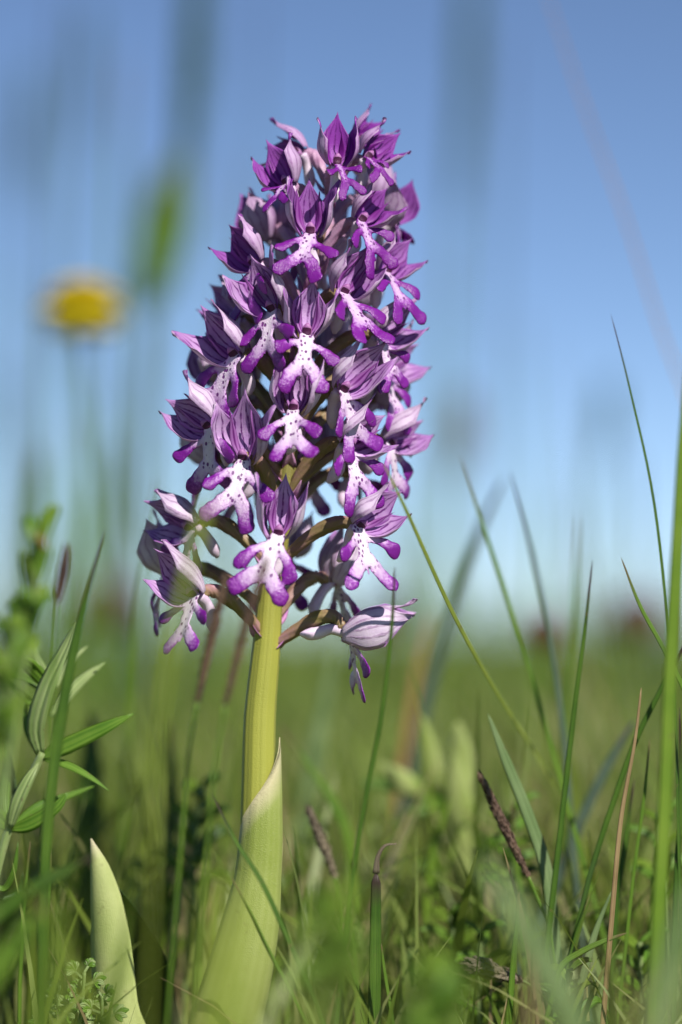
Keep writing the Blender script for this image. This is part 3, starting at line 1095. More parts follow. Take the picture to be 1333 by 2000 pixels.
def channel_leaf(name, pts, wid, mat, parent, off=Vector((0, 0, 0)), cup=0.9, th=0.25 * MM, twist=(0, 0), ref=Vector((0, -1, 0.1)), edge=0.0, n=26, m=12):
    """a broad leaf: curved cross-section along a line of points, with thickness and rolled margins"""
    cp = catmull([p - off for p in pts], n)
    ww = lerp_list(wid, n)
    V, U, F = [], [], []
    for side in (0, 1):
        for i, p in enumerate(cp):
            t = (cp[min(i + 1, n)] - cp[max(i - 1, 0)]).normalized()
            a = t.cross(ref).normalized()
            b = a.cross(t).normalized()
            an = twist[0] + (twist[1] - twist[0]) * i / n
            a, b = a * math.cos(an) + b * math.sin(an), b * math.cos(an) - a * math.sin(an)
            for j in range(m + 1):
                s = -1 + 2 * j / m
                ang = s * cup
                rad = ww[i] * 0.5 / max(math.sin(min(cup, 1.57)), 0.3)
                q = p + a * (rad * math.sin(ang)) + b * (rad * (1 - math.cos(ang)) + edge * ww[i] * (abs(s) ** 5) * math.sin(3.0 * i / n * 3.14))
                q = q + b * (th * (0.5 if side == 0 else -0.5) * (1 - abs(s) ** 8))
                V.append(q)
                U.append((j / m, 1 - i / n))
    K = (n + 1) * (m + 1)
    for i in range(n):
        for j in range(m):
            a = i * (m + 1) + j
            b = a + m + 1
            F.append((a, a + 1, b + 1, b))
            F.append((K + b, K + b + 1, K + a + 1, K + a))
        for j in (0, m):
            a = i * (m + 1) + j
            b = a + m + 1
            F.append((a, b, K + b, K + a) if j == 0 else (b, a, K + a, K + b))
    return link(name, V, F, mat, parent, U)


def ppts(lst, dy):
    return [at(x, y, dy if not isinstance(dy, (list, tuple)) else dy[i]) for i, (x, y) in enumerate(lst)]


# basal leaves beside the stem: a pale one rolled up, a broad one behind it, its shade painted into the colour
pl = channel_leaf('leaf', ppts([(178, 1638), (190, 1700), (202, 1790), (212, 1890), (222, 2000), (280, 2120), (380, 2235)], [0.002, 0.002, 0.002, 0.002, 0.002, 0.002, 0.0]),
                  [v * PX for v in (3, 36, 66, 84, 92, 96, 90, 70)], M_PALELEAF, orchid, OB, cup=1.3, ref=Vector((0.35, 0.9, 0.1)).normalized(), edge=0.10, twist=(0.1, 0.1))
pl['label'] = 'pale cream-green leaf rolled into a pointed cone'
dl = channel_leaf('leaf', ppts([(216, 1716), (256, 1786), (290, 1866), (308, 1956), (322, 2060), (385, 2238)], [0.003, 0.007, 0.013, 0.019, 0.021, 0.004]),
                  [v * PX for v in (3, 60, 118, 140, 140, 120, 70)], M_SHADELEAF, orchid, OB, cup=0.6, twist=(-0.75, -0.55))
dl['label'] = 'broad green leaf with a curved edge, painted dark for its shade'


# ------------------------------------------------------------------ single grass blades one can pick out
def blade(pts, wpx, dy, mat, label, name='grass_shoot', cat='grass blade', group=None, twist=(0.0, 0.3), fold=0.35, ground_=True, tip=0.06, nn=None):
    """pts: photo pixels, tip first; wpx: widths in photo pixels (as seen at that distance)"""
    P = ppts(pts, dy)
    d0 = dy if not isinstance(dy, (list, tuple)) else dy[len(dy) // 2]
    k = PX * (D + d0) / D
    W = [max(w * (0.82 if w < 18 else 1.0), 0.6) * k for w in wpx]
    if ground_:
        P2 = to_ground(P)
        if len(P2) > len(P):
            W.append(W[-1])
            P = P2
    # resample width along the same parameter as the points
    n = nn or max(14, 5 * len(P))
    cp = catmull(P, n)
    wl_ = lerp_list(W if len(W) == len(P) else lerp_list(W, len(P) - 1), n)
    wl_[0] *= 0.15
    base = cp[-1].copy()
    V, F, U = ribbon_data([p - base for p in cp], wl_, fold, 0.22, twist[0], twist[1])
    U = [(u, 1 - v) for u, v in U]
    o = link(name, V, F, G[mat], None, U)
    o.location = base
    tag(o, label, cat, group)
    return o


B = blade
B([(1193, 612), (1230, 760), (1275, 970), (1303, 1210), (1318, 1400), (1325, 1650)], [3, 8, 11, 12, 12, 12], 0.000, 'dark', 'tall slender dark green grass blade with a fine black tip against the sky', twist=(0.8, 0.8))
B([(1345, 700), (1332, 900), (1320, 1120), (1308, 1320), (1298, 1560), (1278, 1900)], [16, 22, 26, 27, 28, 30], -0.035, 'bright', 'thick bright green grass stalk rising past the tip of the tall black-tipped blade')
B([(1213, 1088), (1250, 1182), (1295, 1265), (1345, 1370), (1380, 1500)], [3, 9, 11, 12, 12], -0.004, 'mid', 'short sharp grass blade leaning away across the thick bright stalk')
B([(748, 903), (800, 1012), (880, 1190), (965, 1345), (1062, 1500), (1125, 1620)], [4, 10, 13, 14, 14, 13], [-0.026, -0.020, -0.006, 0.012, 0.035, 0.055], 'yellow', 'long yellow-green grass blade slanting up to the orchid flowers, dark spot midway', twist=(0.5, 0.7))
B([(900, 890), (948, 1040), (1000, 1200), (1060, 1400), (1110, 1580)], [3, 10, 12, 13, 13], 0.026, 'mid', 'slim pale green grass blade parallel to the slanting yellow-green blade')
B([(997, 918), (1040, 1085), (1075, 1250), (1100, 1430), (1115, 1600)], [3, 12, 14, 15, 15], 0.034, 'blue', 'bluish dark grass blade with a sharp tip standing among paler blades')
B([(985, 930), (920, 1080), (862, 1270), (828, 1390), (800, 1520)], [8, 20, 24, 24, 22], 0.10, 'blue', 'soft blue-green grass blade leaning towards the orchid behind the slanting blades')
B([(1128, 1000), (1121, 1200), (1108, 1430), (1100, 1600)], [5, 14, 16, 15], 0.075, 'mid', 'faint upright green grass blade behind the dark straight blade')
B([(1158, 1092), (1141, 1240), (1118, 1420), (1088, 1680), (1070, 1830)], [3, 9, 13, 15, 15], 0.004, 'dark', 'straight dark green grass blade crossing the pale grey-green leaf')
B([(1253, 1343), (1240, 1450), (1213, 1600), (1196, 1780), (1178, 1990)], [5, 8, 11, 13, 14], -0.006, 'straw', 'dry brown straw stalk standing upright in the green grass', name='straw_stalk', cat='straw')
B([(1345, 1245), (1300, 1330), (1240, 1450), (1190, 1590), (1155, 1700), (1130, 1800)], [6, 12, 14, 14, 13, 13], 0.005, 'dark', 'dark green grass blade arching across the dry straw stalk')
B([(953, 1393), (990, 1490), (1030, 1590), (1068, 1710), (1085, 1880)], [5, 20, 24, 26, 26], 0.008, 'grey', 'pale grey-green grass leaf with a pointed tip beside the dark seed spike')
B([(772, 1105), (765, 1230), (745, 1400), (718, 1540), (692, 1690), (680, 1800)], [4, 9, 12, 12, 12, 12], -0.022, 'dark', 'thin dark grass blade passing in front of the white drooping flower')
B([(545, 1412), (600, 1492), (650, 1565), (680, 1640), (688, 1740)], [4, 14, 20, 22, 20], 0.055, 'mid', 'curved green grass blade arching away from the orchid stem')
B([(655, 1262), (622, 1440), (594, 1600), (570, 1770)], [14, 32, 34, 34], 0.13, 'grey', 'broad pale grass blade standing behind the orchid stem')
B([(412, 1544), (458, 1640), (510, 1722), (562, 1835), (620, 1970)], [4, 11, 14, 14, 13], -0.020, 'dark', 'dark grass blade lying across the pale sheath of the orchid', twist=(0.6, 0.6))
B([(452, 1712), (488, 1778), (522, 1850), (562, 1925), (605, 2010)], [3, 8, 9, 9, 8], -0.016, 'mid', 'hair-thin green blade close to the orchid sheath with its shadow on it')
B([(930, 1670), (1010, 1790), (1080, 1920), (1135, 2050)], [10, 52, 66, 72], -0.12, 'grey', 'wide soft grey-green blade in front of the dry seed clump')
B([(1350, 1730), (1315, 1850), (1292, 1960), (1275, 2080)], [26, 48, 52, 52], -0.11, 'grey', 'soft grey-green blade at the foot of the thick bright stalk')
CUT = B([(735, 1702), (733, 1850), (730, 2020)], [18, 24, 26], 0.000, 'dark', 'broad cut-off grass blade standing upright with a withered end', tip=0.8)
B([(206, 1034), (172, 1155), (140, 1290), (112, 1450), (92, 1620), (82, 1860), (80, 2010)], [3, 12, 20, 24, 22, 20, 18], -0.026, 'dark', 'tall dark green grass blade in front of the whorled bedstraw')
B([(412, 965), (388, 1040), (352, 1180), (325, 1320), (308, 1480), (300, 1700)], [10, 24, 20, 12, 10, 10], -0.10, 'yellow', 'soft yellow-green blade crossing the shaded flower of the orchid')
B([(452, 1700), (440, 1850), (428, 2050)], [20, 60, 74], -0.17, 'yellow', 'soft yellow-green blade before the foot of the orchid')
B([(310, 930), (285, 1080), (262, 1260), (250, 1460)], [4, 10, 12, 12], 0.09, 'mid', 'faint green grass blade between the bedstraw and the orchid')
B([(845, 1195), (818, 1300), (796, 1430), (780, 1560)], [8, 16, 18, 18], 0.14, 'rust', 'rust-coloured dry stalk bending behind the thin dark blade', name='dry_stalk', cat='stalk')
B([(1062, -30), (1140, 200), (1220, 420), (1290, 640), (1345, 790), (1400, 1000)], [3, 5, 6, 7, 7, 8], 0.12, 'rust', 'long thin reddish grass stalk leaning high across the blue sky', name='grass_stalk', cat='stalk')
B([(1270, 1440), (1258, 1560), (1240, 1690), (1222, 1850)], [3, 8, 9, 9], 0.006, 'mid', 'fine green blade standing beside the dry straw stalk')
B([(1240, 1520), (1222, 1640), (1205, 1760), (1195, 1900)], [4, 14, 15, 15], 0.012, 'dark', 'dark narrow blade pressed close against the dry straw stalk')
B([(1195, 1740), (1160, 1830), (1128, 1950), (1110, 2030)], [4, 16, 20, 20], 0.002, 'grey', 'pale grey-green blade leaning beneath the dry straw stalk')
B([(1225, 1822), (1180, 1838), (1130, 1862), (1095, 1890), (1075, 1960)], [3, 12, 16, 15, 12], -0.006, 'mid', 'short bent green blade lying sideways across the other grass')
B([(1015, 1740), (1005, 1850), (992, 2010)], [4, 14, 16], -0.010, 'mid', 'upright green blade beside the dry seed clump')
B([(60, 1640), (48, 1760), (40, 1900), (38, 2010)], [3, 9, 10, 10], 0.004, 'mid', 'thin green blade under the lower bedstraw whorl')
B([(100, 1660), (94, 1760), (80, 1900), (78, 2010)], [3, 12, 15, 15], 0.002, 'mid', 'upright green blade beside the small feathery leaf')
B([(185, 1672), (120, 1705), (50, 1745), (-20, 1800)], [5, 22, 30, 34], -0.05, 'dark', 'broad soft blade bent down beside the rolled pale leaf, brown at its tip')
B([(95, 1755), (40, 1830), (-10, 1900)], [8, 40, 50], -0.09, 'mid', 'wide soft green blade below the bent broad blade')
B([(330, 1400), (336, 1550), (330, 1720), (325, 1900)], [5, 22, 26, 26], 0.07, 'dark', 'upright dark green blade between the rolled leaf and the orchid')
B([(180, 1390), (178, 1500), (170, 1620), (165, 1760)], [12, 44, 54, 50], 0.085, 'dark', 'broad deep green leaf standing behind the rolled pale leaf')
B([(600, 1700), (590, 1800), (572, 1900), (560, 2010)], [4, 9, 10, 10], 0.03, 'mid', 'thin green blade behind the foot of the orchid')
B([(880, 1560), (850, 1650), (838, 1760), (835, 1900)], [5, 20, 26, 26], 0.05, 'bright', 'soft bright green blade near the pale rattle buds')
B([(1000, 1560), (1008, 1680), (1022, 1800), (1030, 1940)], [4, 13, 14, 14], 0.03, 'herb' if False else 'mid', 'green blade behind the dark seed spike')
B([(1240, 1405), (1190, 1490), (1140, 1590), (1095, 1700)], [5, 18, 22, 22], 0.045, 'blue', 'blue-green blade leaning behind the straight dark blade')
B([(1328, 1380), (1330, 1560), (1322, 1700), (1318, 1850)], [4, 13, 14, 14], 0.004, 'dark', 'dark upright blade just behind the thick bright stalk')
B([(650, 1760), (668, 1840), (700, 1930), (740, 2020)], [3, 9, 9, 9], 0.002, 'mid', 'thin blade slanting down beside the cut-off blade')
B([(745, 1842), (752, 1900), (770, 2010)], [3, 8, 9], -0.004, 'mid', 'short thin blade next to the cut-off blade')
B([(560, 1520), (548, 1650), (540, 1800)], [6, 18, 20], 0.16, 'bright', 'soft bright blade far behind the sheath')
SWARD = ['bright blade in the sward between the bedstraw and the sedge spikes', 'green blade in the sward just beside the orchid stem', 'bright blade in the sward behind the thin dark blade',
         'green blade rising behind the pale rattle buds', 'bright blade in the sward behind the straight dark blade', 'green blade in the sward behind the dark seed spike',
         'dark blade behind the leafy shoot next to the sheath', 'green blade hidden behind the orchid sheath', 'dark blade in the sward behind the dry straw stalk', 'slender distant blade beside the broad pale one behind the stem']
for k, (x, yt, dyv, wv, mt) in enumerate([(240, 1480, 0.18, 22, 'bright'), (430, 1430, 0.2, 20, 'mid'), (720, 1420, 0.22, 22, 'bright'), (905, 1500, 0.16, 24, 'mid'), (1160, 1450, 0.2, 24, 'bright'),
                                      (1030, 1480, 0.24, 22, 'mid'), (380, 1520, 0.14, 24, 'dark'), (500, 1560, 0.13, 22, 'mid'), (1290, 1480, 0.17, 22, 'dark'), (620, 1380, 0.3, 20, 'mid')]):
    B([(x, yt), (x + random.uniform(-18, 10), yt + 130), (x + random.uniform(-28, 6), yt + 290), (x + random.uniform(-30, 8), yt + 450)], [4, wv, wv + 3, wv + 3], dyv, mt,
      SWARD[k], group='blurred blades of the sward behind the orchid')


wt = catmull([p - CUT.location for p in ppts([(775, 1648), (752, 1652), (738, 1675), (735, 1706)], 0.0)], 12)
V, F, U = ribbon_data(wt, [v * PX for v in lerp_list([2, 6, 9, 14], 12)], 0.4, 0.2)
link('withered_tip', V, F, G['seedgrey'], CUT, U)


# ------------------------------------------------------------------ seed spikes
def spike(pts, wpx, dy, mat, stem_pts, label, n_sc=60, group=None, name='seed_spike', stem_mat='mid', sw=7, scale_len=1.0, cat='seed head'):
    """a flower spike of overlapping scales on a thin stalk; tip first"""
    P = ppts(pts, dy)
    k = PX * (D + dy) / D
    SPt = to_ground([P[-1]] + ppts(stem_pts, dy))
    base = SPt[-1].copy()
    root = empty(name, base, label, cat, group)
    cp = catmull([p - base for p in SPt], 20)
    V, F, U = tube_data(cp, [sw * k * 0.5] * 21, 8)
    link('stalk', V, F, G[stem_mat], root, U)
    cp = catmull([p - base for p in P], 40)
    rr = random.Random(int(pts[0][0] * 7 + pts[0][1]))
    V, F, U = tube_data(cp, [max(0.12, math.sin(math.pi * min(1, (i + 1) / 42)) ** 0.5) * wpx * 0.26 * k for i in range(41)], 8)
    link('axis', V, F, G[mat], root, U)
    V, F, U = [], [], []
    for q in range(n_sc):
        t = (q + 0.5) / n_sc
        i = min(39, int(t * 40))
        p = cp[i].lerp(cp[i + 1], t * 40 - i)
        d = (cp[max(0, i - 1)] - cp[i + 1]).normalized()          # towards the tip
        an = q * 2.39996 + rr.uniform(-0.2, 0.2)
        a = d.cross(Vector((0.3, -1, 0.2))).normalized()
        b = a.cross(d)
        o_ = a * math.cos(an) + b * math.sin(an)
        tt = d.cross(o_)
        env = max(0.35, math.sin(math.pi * (0.06 + 0.9 * t)) ** 0.5)
        r = wpx * 0.5 * k * env
        ln = wpx * k * 0.95 * scale_len * rr.uniform(0.8, 1.2)
        b0 = len(V)
        o1 = o_ * rr.uniform(0.75, 1.1)
        for (l, s, h, u, v) in ((-0.35, 0, 0.15, .5, 0), (0.1, -0.30, 0.65, 0, .4), (0.1, 0.30, 0.65, 1, .4), (0.15, 0, 0.95, .5, .5), (0.75, 0, 0.95, .5, 1), (0.1, 0, 0.35, .5, .4)):
            V.append(p + d * (l * ln) + tt * (s * ln * 0.9) + o1 * (h * r))
            U.append((u, v))
        F += [(b0, b0 + 2, b0 + 3), (b0, b0 + 3, b0 + 1), (b0 + 1, b0 + 3, b0 + 4), (b0 + 3, b0 + 2, b0 + 4), (b0, b0 + 1, b0 + 5), (b0, b0 + 5, b0 + 2), (b0 + 1, b0 + 4, b0 + 5), (b0 + 5, b0 + 4, b0 + 2)]
    s_ = link('scales', V, F, G[mat], root, U, smooth=False)
    s_['kind'] = 'stuff'
    return root


spike([(940, 1518), (965, 1570), (985, 1615), (1010, 1665), (1032, 1712)], 24, 0.006, 'seed', [(1050, 1755), (1072, 1810), (1085, 1900)], 'dark purple-brown sedge spike leaning over in the grass', 80)
spike([(604, 1582), (620, 1625), (640, 1670), (655, 1715)], 26, 0.020, 'seedgrey', [(662, 1770), (665, 1880)], 'greyish-brown grass spikelet standing beside the orchid sheath', 46)
spike([(440, 1130), (415, 1240), (385, 1372)], 24, -0.040, 'seed', [(368, 1480), (355, 1640)], 'dark brown sedge spike crossing the lowest orchid flower', 70)
spike([(520, 1095), (478, 1230), (440, 1378)], 24, -0.050, 'seed', [(420, 1500), (405, 1660)], 'dark brown sedge spike in front of the orchid stem', 70)
spike([(915, 1882), (960, 1895), (1020, 1915)], 44, 0.004, 'seedgrey', [(1045, 1935), (1060, 2000)], 'ragged dry brown seed clump low in the grass', 70, name='seed_clump', scale_len=0.6)
spike([(130, 1075), (122, 1130), (112, 1180)], 26, -0.05, 'seed', [(105, 1280), (100, 1420)], 'small dark plantain spike beside the leafy shoot', 46)
# foxtail heads and tall stalks against the sky
for (x0, y0, x1, y1, w, dyv, x2, lab, mt) in [
    (392, -120, 352, 440, 60, 0.60, 300, 'tall dark foxtail head rising high above the orchid', 'herbdark'),
    (925, -100, 893, 420, 46, 0.85, 850, 'tall dusky foxtail head on the far side of the orchid tip', 'foxtail'),
    (335, 380, 280, 600, 110, 0.55, 230, 'yellow-green grass head below the tall dark foxtail', 'mid'),
    (60, 140, 30, 430, 40, 0.95, -20, 'faint grass head above the yellow flower', 'foxtail'),
    (1190, 760, 1175, 900, 40, 0.9, 1160, 'faint dusky grass head low over the meadow', 'foxtail'),
    (20, 760, 40, 900, 44, 0.9, 60, 'dusky grass head below the yellow flower', 'foxtail'),
    (170, 30, 150, 300, 34, 1.1, 130, 'distant grass head beside the tall dark foxtail', 'foxtail'),
    (905, 790, 890, 930, 50, 0.85, 870, 'brownish grass head just above the slanting blades', 'seedgrey'),
]:
    spike([(x0, y0), ((x0 + x1) / 2 + 4, (y0 + y1) / 2), (x1, y1)], w, dyv, mt, [((x1 * 2 + x2) / 3, y1 * 0.6 + 500), (x2, 1300)], lab, 90, name='foxtail_grass', stem_mat='mid', sw=12)
for k, (x0, y0, x1, w, dyv) in enumerate([(500, -40, 470, 14, 0.8), (455, 300, 430, 16, 0.6), (120, -30, 90, 16, 0.7), (240, 100, 210, 18, 0.6), (20, 200, 60, 16, 0.8),
                                       (860, 480, 840, 15, 0.9), (980, 60, 960, 13, 0.9), (1010, 600, 1030, 13, 1.0), (300, 620, 270, 18, 0.45), (90, 560, 110, 16, 0.5), (200, 700, 190, 18, 0.7), (350, 820, 330, 15, 0.5), (40, 650, 20, 20, 0.45), (130, 820, 120, 20, 0.4), (230, 860, 250, 18, 0.4), (75, 880, 60, 20, 0.35), (290, 300, 270, 16, 0.7), (180, 900, 160, 20, 0.35), (420, 640, 400, 16, 0.6), (800, 900, 790, 14, 0.5), (1240, 880, 1250, 16, 0.5), (1060, 960, 1050, 14, 0.5)]):
    B([(x0, y0), (x0 * 0.6 + x1 * 0.4, y0 * 0.6 + 480), (x1, 1250)], [w * 0.6, w, w], dyv, 'mid' if k % 2 else 'blue', 'tall faint grass stalk melting into the sky behind the orchid', name='grass_stalk', cat='stalk', group='tall faint stalks against the sky')


# ------------------------------------------------------------------ yellow flower
def yellow_flower():
    dyv = 0.27
    c = at(160, 628, dyv)
    st = to_ground(ppts([(158, 640), (168, 800), (185, 1000), (200, 1250)], dyv))
    base = st[-1].copy()
    root = empty('yellow_flower', base, 'round yellow meadow flower on a thin stalk, soft behind the orchid', 'flower')
    V, F, U = tube_data(catmull([p - base for p in st], 24), [0.0009] * 25, 8)
    link('stalk', V, F, G['mid'], root, U)
    for row, (nn, ln, el, w) in enumerate([(14, 0.0102, -24, 0.0075), (16, 0.0115, 0, 0.0078), (16, 0.0108, 26, 0.0078), (14, 0.0098, 48, 0.0072), (9, 0.0088, 70, 0.007)]):
        for q in range(nn):
            a = 2 * math.pi * (q + 0.5 * row) / nn + random.uniform(-.1, .1)
            e = R(el + random.uniform(-6, 6))
            dr = Vector((math.cos(a) * math.cos(e), math.sin(a) * math.cos(e), math.sin(e)))
            P = [c - base + dr * (ln * t) + Vector((0, 0, 0.0035 * math.sin(t * 2.6))) for t in (0.05, 0.35, 0.7, 1.0)]
            V, F, U = ribbon_data(catmull(P, 6), [w * v for v in (0.4, 0.7, 0.95, 1, 1, 0.9, 0.55)], 0.25, 0.06, ref=Vector((0, 0, -1)))
            link('petal', V, F, G['yellowpetal'], root, U)
    pts_ = [c - base + Vector((0, 0, z)) for z in (-0.006, -0.004, -0.001, 0.002)]
    V, F, U = tube_data(catmull(pts_, 6), [0.0007, 0.0014, 0.0018, 0.002, 0.002, 0.0018, 0.001], 12)
    link('calyx', V, F, G['herbdark'], root, U)


yellow_flower()

# dark red heads low over the meadow
for (x, y, dyv, rpx, lab) in [(1062, 1232, 0.30, 38, 'dark rounded burnet head low above the meadow'), (1245, 1205, 0.6, 56, 'wide reddish-brown burnet head above the meadow by the thick stalk'),
                              (205, 1185, 0.6, 62, 'brownish burnet head above the meadow by the bedstraw'), (745, 1195, 0.9, 40, 'faint brownish burnet head behind the drooping flower')]:
    c = at(x, y, dyv)
    st = to_ground([c, c - Vector((0.002, 0, 0.03))])
    base = st[-1].copy()
    root = empty('burnet', base, lab, 'flower')
    V, F, U = tube_data(catmull([p - base for p in st], 10), [0.0012] * 11, 8)
    link('stalk', V, F, G['mid'], root, U)
    rad = rpx * PX * (D + dyv) / D
    V, F, U = [], [], []
    for q in range(70):
        zz = 1 - 2 * (q + 0.5) / 70
        a = q * 2.39996
        dr = Vector((math.cos(a) * math.sqrt(1 - zz * zz), math.sin(a) * math.sqrt(1 - zz * zz), zz * 0.8))
        p = c - base + dr * rad * random.uniform(0.7, 1.0)
        t1 = dr.cross(Vector((0, 0.3, 1))).normalized()
        t2 = dr.cross(t1).normalized()
        b0 = len(V)
        s = rad * 0.28
        V += [p + t1 * s, p + t2 * s, p - t1 * s, p - t2 * s, p + dr * s * 0.9, p - dr * s * 2]
        U += [(0, .5), (.5, 1), (1, .5), (.5, 0), (.5, .5), (.5, .5)]
        F += [(b0, b0 + 1, b0 + 4), (b0 + 1, b0 + 2, b0 + 4), (b0 + 2, b0 + 3, b0 + 4), (b0 + 3, b0, b0 + 4), (b0 + 1, b0, b0 + 5), (b0 + 2, b0 + 1, b0 + 5), (b0 + 3, b0 + 2, b0 + 5), (b0, b0 + 3, b0 + 5)]
    link('head', V, F, G['burnet'], root, U, smooth=False)


# ------------------------------------------------------------------ leafy herbs
def lance(P, w, mat, root, base, fold=0.3, twist=(0.0, 0.2), shape=(0.35, 0.8, 1.0, 0.95, 0.8, 0.55, 0.08), ref=Vector((0, -1, 0.15)), name='leaf'):
    n = 14
    V, F, U = ribbon_data(catmull([p - base for p in P], n), [w * v for v in lerp_list(shape, n)], fold, 0.08, twist[0], twist[1], ref)
    return link(name, V, F, G[mat], root, U)


def bedstraw():
    dy = 0.004
    st = to_ground(ppts([(84, 1470), (60, 1520), (22, 1608), (5, 1660), (-14, 1740), (-30, 1850), (-40, 2000)], dy))
    base = st[-1].copy()
    root = empty('bedstraw', base, 'green bedstraw with whorls of narrow leaves on a pale stem', 'plant')
    V, F, U = tube_data(catmull([p - base for p in st], 30), [7.5 * PX] * 31, 10, 4, 0.12)
    link('stem', V, F, G['herbpale'], root, U)
    L = lambda lst, w, m, dys, tw=(0.0, 0.3), fo=0.3: lance([at(x, y, dy + d * MM) for (x, y), d in zip(lst, dys)], w * PX, m, root, base, fo, tw)
    # upper whorl
    L([(80, 1475), (72, 1420), (95, 1340), (130, 1265), (150, 1215)], 46, 'herbpale', (0, -1, -2, -1, 0), (0.2, 0.9), 0.25)
    L([(82, 1478), (130, 1458), (200, 1425), (262, 1394)], 36, 'herb', (0, -1, -2, -2))
    L([(84, 1482), (130, 1495), (170, 1515), (214, 1545)], 20, 'herb', (0, -1, -2, -3), (0.4, 0.8))
    L([(100, 1400), (130, 1360), (165, 1325), (206, 1294)], 26, 'herbpale', (3, 4, 5, 6))
    L([(110, 1345), (128, 1310), (145, 1285), (172, 1262)], 16, 'herbpale', (5, 6, 7, 8))
    L([(98, 1345), (70, 1310), (40, 1290), (-20, 1294)], 34, 'herb', (3, 2, 0, -1), (0.3, 0.6))
    L([(96, 1360), (60, 1330), (25, 1315), (-15, 1308)], 16, 'herb', (4, 4, 5, 6))
    L([(92, 1395), (58, 1370), (25, 1340), (-6, 1318)], 15, 'herb', (4, 5, 6, 6))
    L([(100, 1340), (85, 1310), (72, 1285), (64, 1255)], 18, 'herbpale', (4, 6, 7, 8))
    L([(74, 1475), (54, 1430), (50, 1390), (56, 1350)], 12, 'herb', (3, 5, 6, 6))
    # lower whorl
    L([(20, 1618), (35, 1570), (55, 1525), (76, 1490)], 30, 'herbpale', (-1, -2, -2, -1), (0.2, 0.5))
    L([(22, 1620), (60, 1610), (110, 1578), (132, 1548)], 30, 'herb', (0, -1, -2, -2))
    L([(24, 1616), (70, 1580), (120, 1560), (185, 1535)], 22, 'herb', (2, 3, 4, 5))
    L([(16, 1618), (-8, 1590), (-30, 1560)], 34, 'herb', (0, -1, -2))
    L([(16, 1610), (10, 1560), (14, 1500), (8, 1440)], 18, 'herb', (3, 5, 6, 7))
    L([(18, 1610), (28, 1560), (24, 1510), (16, 1465)], 14, 'herbdark', (4, 6, 8, 9))
    L([(-10, 1730), (10, 1735), (28, 1700), (36, 1645)], 14, 'herb', (-1, -1, -2, -2))
    L([(-8, 1760), (30, 1750), (40, 1740), (45, 1705)], 12, 'herbdark', (1, 2, 3, 3))


bedstraw()


def leafy_shoot(x0, y0, x1, y1, dy, label, seed, w=40, n=16, mats=('herb', 'bright', 'herbdark'), budmat='reddish', name='leafy_shoot', group=None, ln=80, lift=1.0):
    rr = random.Random(seed)
    st = to_ground(ppts([(x0, y0), ((x0 + x1) / 2 + rr.uniform(-8, 8), (y0 + y1) / 2), (x1, y1)], dy))
    base = st[-1].copy()
    k = PX * (D + dy) / D
    root = empty(name, base, label, 'plant', group)
    cp = catmull([p - base for p in st], 40)
    V, F, U = tube_data(cp, [5 * k] * 41, 8)
    link('stem', V, F, G['herbpale'], root, U)
    for q in range(n):
        t = 0.02 + 0.62 * (q / n) ** 1.1
        p = cp[int(t * 40)] + base
        a = q * 2.39996 + rr.uniform(-.3, .3)
        l = ln * k * rr.uniform(0.7, 1.2) * (0.55 + 0.6 * t)
        o_ = Vector((math.cos(a), math.sin(a), 0)) / (0.4 + 0.6 * lift)
        rise = rr.uniform(0.6, 1.5) * lift
        P = [p, p + o_ * l * 0.35 + Vector((0, 0, l * 0.3 * rise)), p + o_ * l * 0.75 + Vector((0, 0, l * 0.45 * rise)), p + o_ * l + Vector((0, 0, l * 0.4 * rise))]
        lance(P, w * k * rr.uniform(0.7, 1.1), mats[q % len(mats)], root, base, 0.3, (rr.uniform(-.5, .5), rr.uniform(-.5, .5)), ref=Vector((0.2 * o_.x, -1, 0.35)).normalized())
    if budmat:
        for q in range(5):
            a = q * 1.2566
            p = st[0] + Vector((math.cos(a), math.sin(a), 0)) * 6 * k
            P = [p - Vector((0, 0, 6 * k)), p + Vector((0, 0, 12 * k)), st[0] + Vector((0, 0, 30 * k))]
            lance(P, 16 * k, budmat, root, base, 0.3, name='bud_scale')
    return root


leafy_shoot(78, 1072, 30, 1420, -0.060, 'bright leafy shoot with a reddish bud at its top', 5, 30, 18, ln=95, lift=2.0, mats=('bright', 'herb', 'herbdark', 'herb'))
leafy_shoot(20, 1240, -5, 1600, -0.075, 'bright leafy shoot below the red-budded one', 6, 28, 13, budmat=None, ln=90, lift=2.0, mats=('bright', 'herb', 'herbdark', 'herb'))
leafy_shoot(395, 1540, 370, 1800, 0.045, 'leafy green shoot between the rolled leaf and the sheath', 8, 26, 14, budmat=None, ln=100)
HERB = ['leafy herb shoot just behind the dark sedge spike', 'leafy herb shoot behind the thick bright stalk', 'low leafy herb below the pale rattle buds', 'low leafy herb beside the cut-off blade',
        'leafy herb beside the foot of the dry straw stalk', 'low leafy herb right behind the orchid sheath', 'low leafy herb between the sheath and the cut-off blade', 'leafy herb low in front of the dry straw stalk',
        'leafy herb just above the dry seed clump', 'leafy herb behind the small feathery leaf', 'leafy herb behind the broad dark orchid leaf', 'lowest leafy herb beside the wide soft blade']
for q, (x, y, dyv) in enumerate([(1000, 1590, 0.035), (1290, 1590, 0.03), (880, 1790, 0.03), (790, 1840, 0.05), (1180, 1800, 0.04), (560, 1880, 0.04), (640, 1820, 0.05), (1250, 1840, 0.015), (940, 1820, 0.02), (120, 1800, 0.05), (300, 1700, 0.06), (1110, 1900, 0.0)]):
    leafy_shoot(x, y, x + random.uniform(-20, 20), y + 220, dyv, HERB[q], 20 + q, 20, 14, mats=('herb', 'bright', 'herbdark', 'herb'), budmat=None, name='herb_shoot', group='small leafy herb shoots in the grass', ln=95)
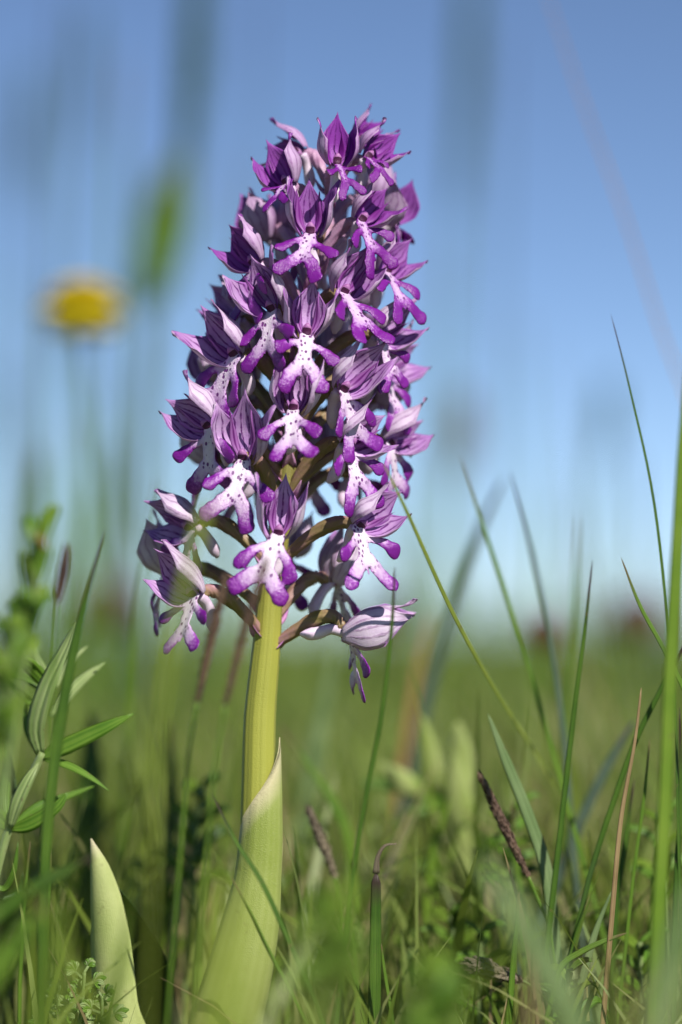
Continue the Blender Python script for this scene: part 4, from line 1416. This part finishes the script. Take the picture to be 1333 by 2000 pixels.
# soft bright leaves right before the lens at the foot of the picture
leafy_shoot(650, 1780, 640, 2050, -0.12, 'soft bright green leafy shoot in front of the cut-off blade', 41, 60, 12, budmat=None, mats=('bright', 'herb'), ln=110)
leafy_shoot(830, 1900, 840, 2100, -0.10, 'soft bright green shoot low in front of the seed clump', 42, 60, 10, budmat=None, mats=('bright', 'herb'), ln=110)


# pale buds standing behind on the right
def rattle():
    dy = 0.075
    k = PX * (D + dy) / D
    st = to_ground(ppts([(905, 1430), (898, 1560), (905, 1720), (908, 1850)], dy))
    base = st[-1].copy()
    root = empty('rattle_plant', base, 'soft plant with pale yellow-green buds behind the dark seed spike', 'plant')
    V, F, U = tube_data(catmull([p - base for p in st], 30), [6 * k] * 31, 8)
    link('stem', V, F, G['calyx'], root, U)
    for (xa, ya, xb, yb, w) in [(850, 1545, 825, 1400, 44), (905, 1560, 895, 1410, 56), (905, 1640, 890, 1470, 60), (820, 1555, 740, 1490, 44), (908, 1750, 905, 1600, 44), (920, 1640, 965, 1560, 36)]:
        a, b = at(xa, ya, dy - 0.003), at(xb, yb, dy - 0.006)
        P = [a, a.lerp(b, 0.33) + Vector((0, 0, 2 * k)), a.lerp(b, 0.7), b]
        V, F, U = tube_data(catmull([p - base for p in P], 12), [w * 0.5 * k * v for v in (0.3, .6, .85, 1, 1, .98, .92, .85, .75, .6, .45, .3, .1)], 10, flat=0.6)
        link('bud', V, F, G['calyx'], root, U)
    for (xa, ya, xb, yb) in [(900, 1580, 700, 1530), (900, 1600, 800, 1590), (905, 1700, 1010, 1640), (905, 1720, 800, 1700)]:
        lance([at(xa, ya, dy), at((xa + xb) / 2, (ya + yb) / 2 - 20, dy - 0.004), at(xb, yb, dy - 0.006)], 40 * k, 'herb', root, base)


rattle()


def feathery():
    dy = -0.002
    for (x0, y0, x1, y1, lab, sd) in [(165, 1900, 150, 2030, 'small feathery green leaf low beside the rolled pale leaf', 1), (115, 1950, 105, 2060, 'second smaller feathery leaf at the foot of the feathery one', 2), (200, 1945, 190, 2060, 'feathery leaflet against the rolled pale leaf', 3)]:
        rr = random.Random(sd)
        st = to_ground(ppts([(x0, y0), ((x0 + x1) / 2 + 3, (y0 + y1) / 2), (x1, y1)], dy))
        base = st[-1].copy()
        root = empty('feathery_leaf', base, lab, 'leaf')
        cp = catmull([p - base for p in st], 30)
        V, F, U = tube_data(cp, [3.5 * PX] * 31, 8)
        link('stem', V, F, G['herbpale'], root, U)
        for q in range(7):
            p = cp[min(29, int(q * 2.2))] + base
            a = q * 2.4 + sd
            o_ = Vector((math.cos(a), 0.6 * math.sin(a), 0.9 if q < 2 else 0.35)).normalized()
            l = (34 + 3.0 * q) * PX * rr.uniform(0.8, 1.2)
            m_ = p + o_ * l * 0.55
            lf = lance([p, p.lerp(m_, 0.5), m_], 5 * PX, 'herbpale', root, base, name='leaflet', shape=(1, 1, 1, 1))
            sd_ = o_.cross(Vector((0, -0.8, 0.6))).normalized()
            for g in (-2, -1, 0, 1, 2):
                d_ = (o_ * math.cos(g * 0.55) + sd_ * math.sin(g * 0.55)) * l * (0.62 - 0.07 * abs(g))
                lance([m_, m_ + d_ * 0.5 + Vector((0, 0, 2 * PX)), m_ + d_], 13 * PX, 'herbpale' if (q + g) % 2 else 'herb', lf, base, name='lobe', shape=(0.3, 0.7, 1.0, 0.9, 0.2))


feathery()
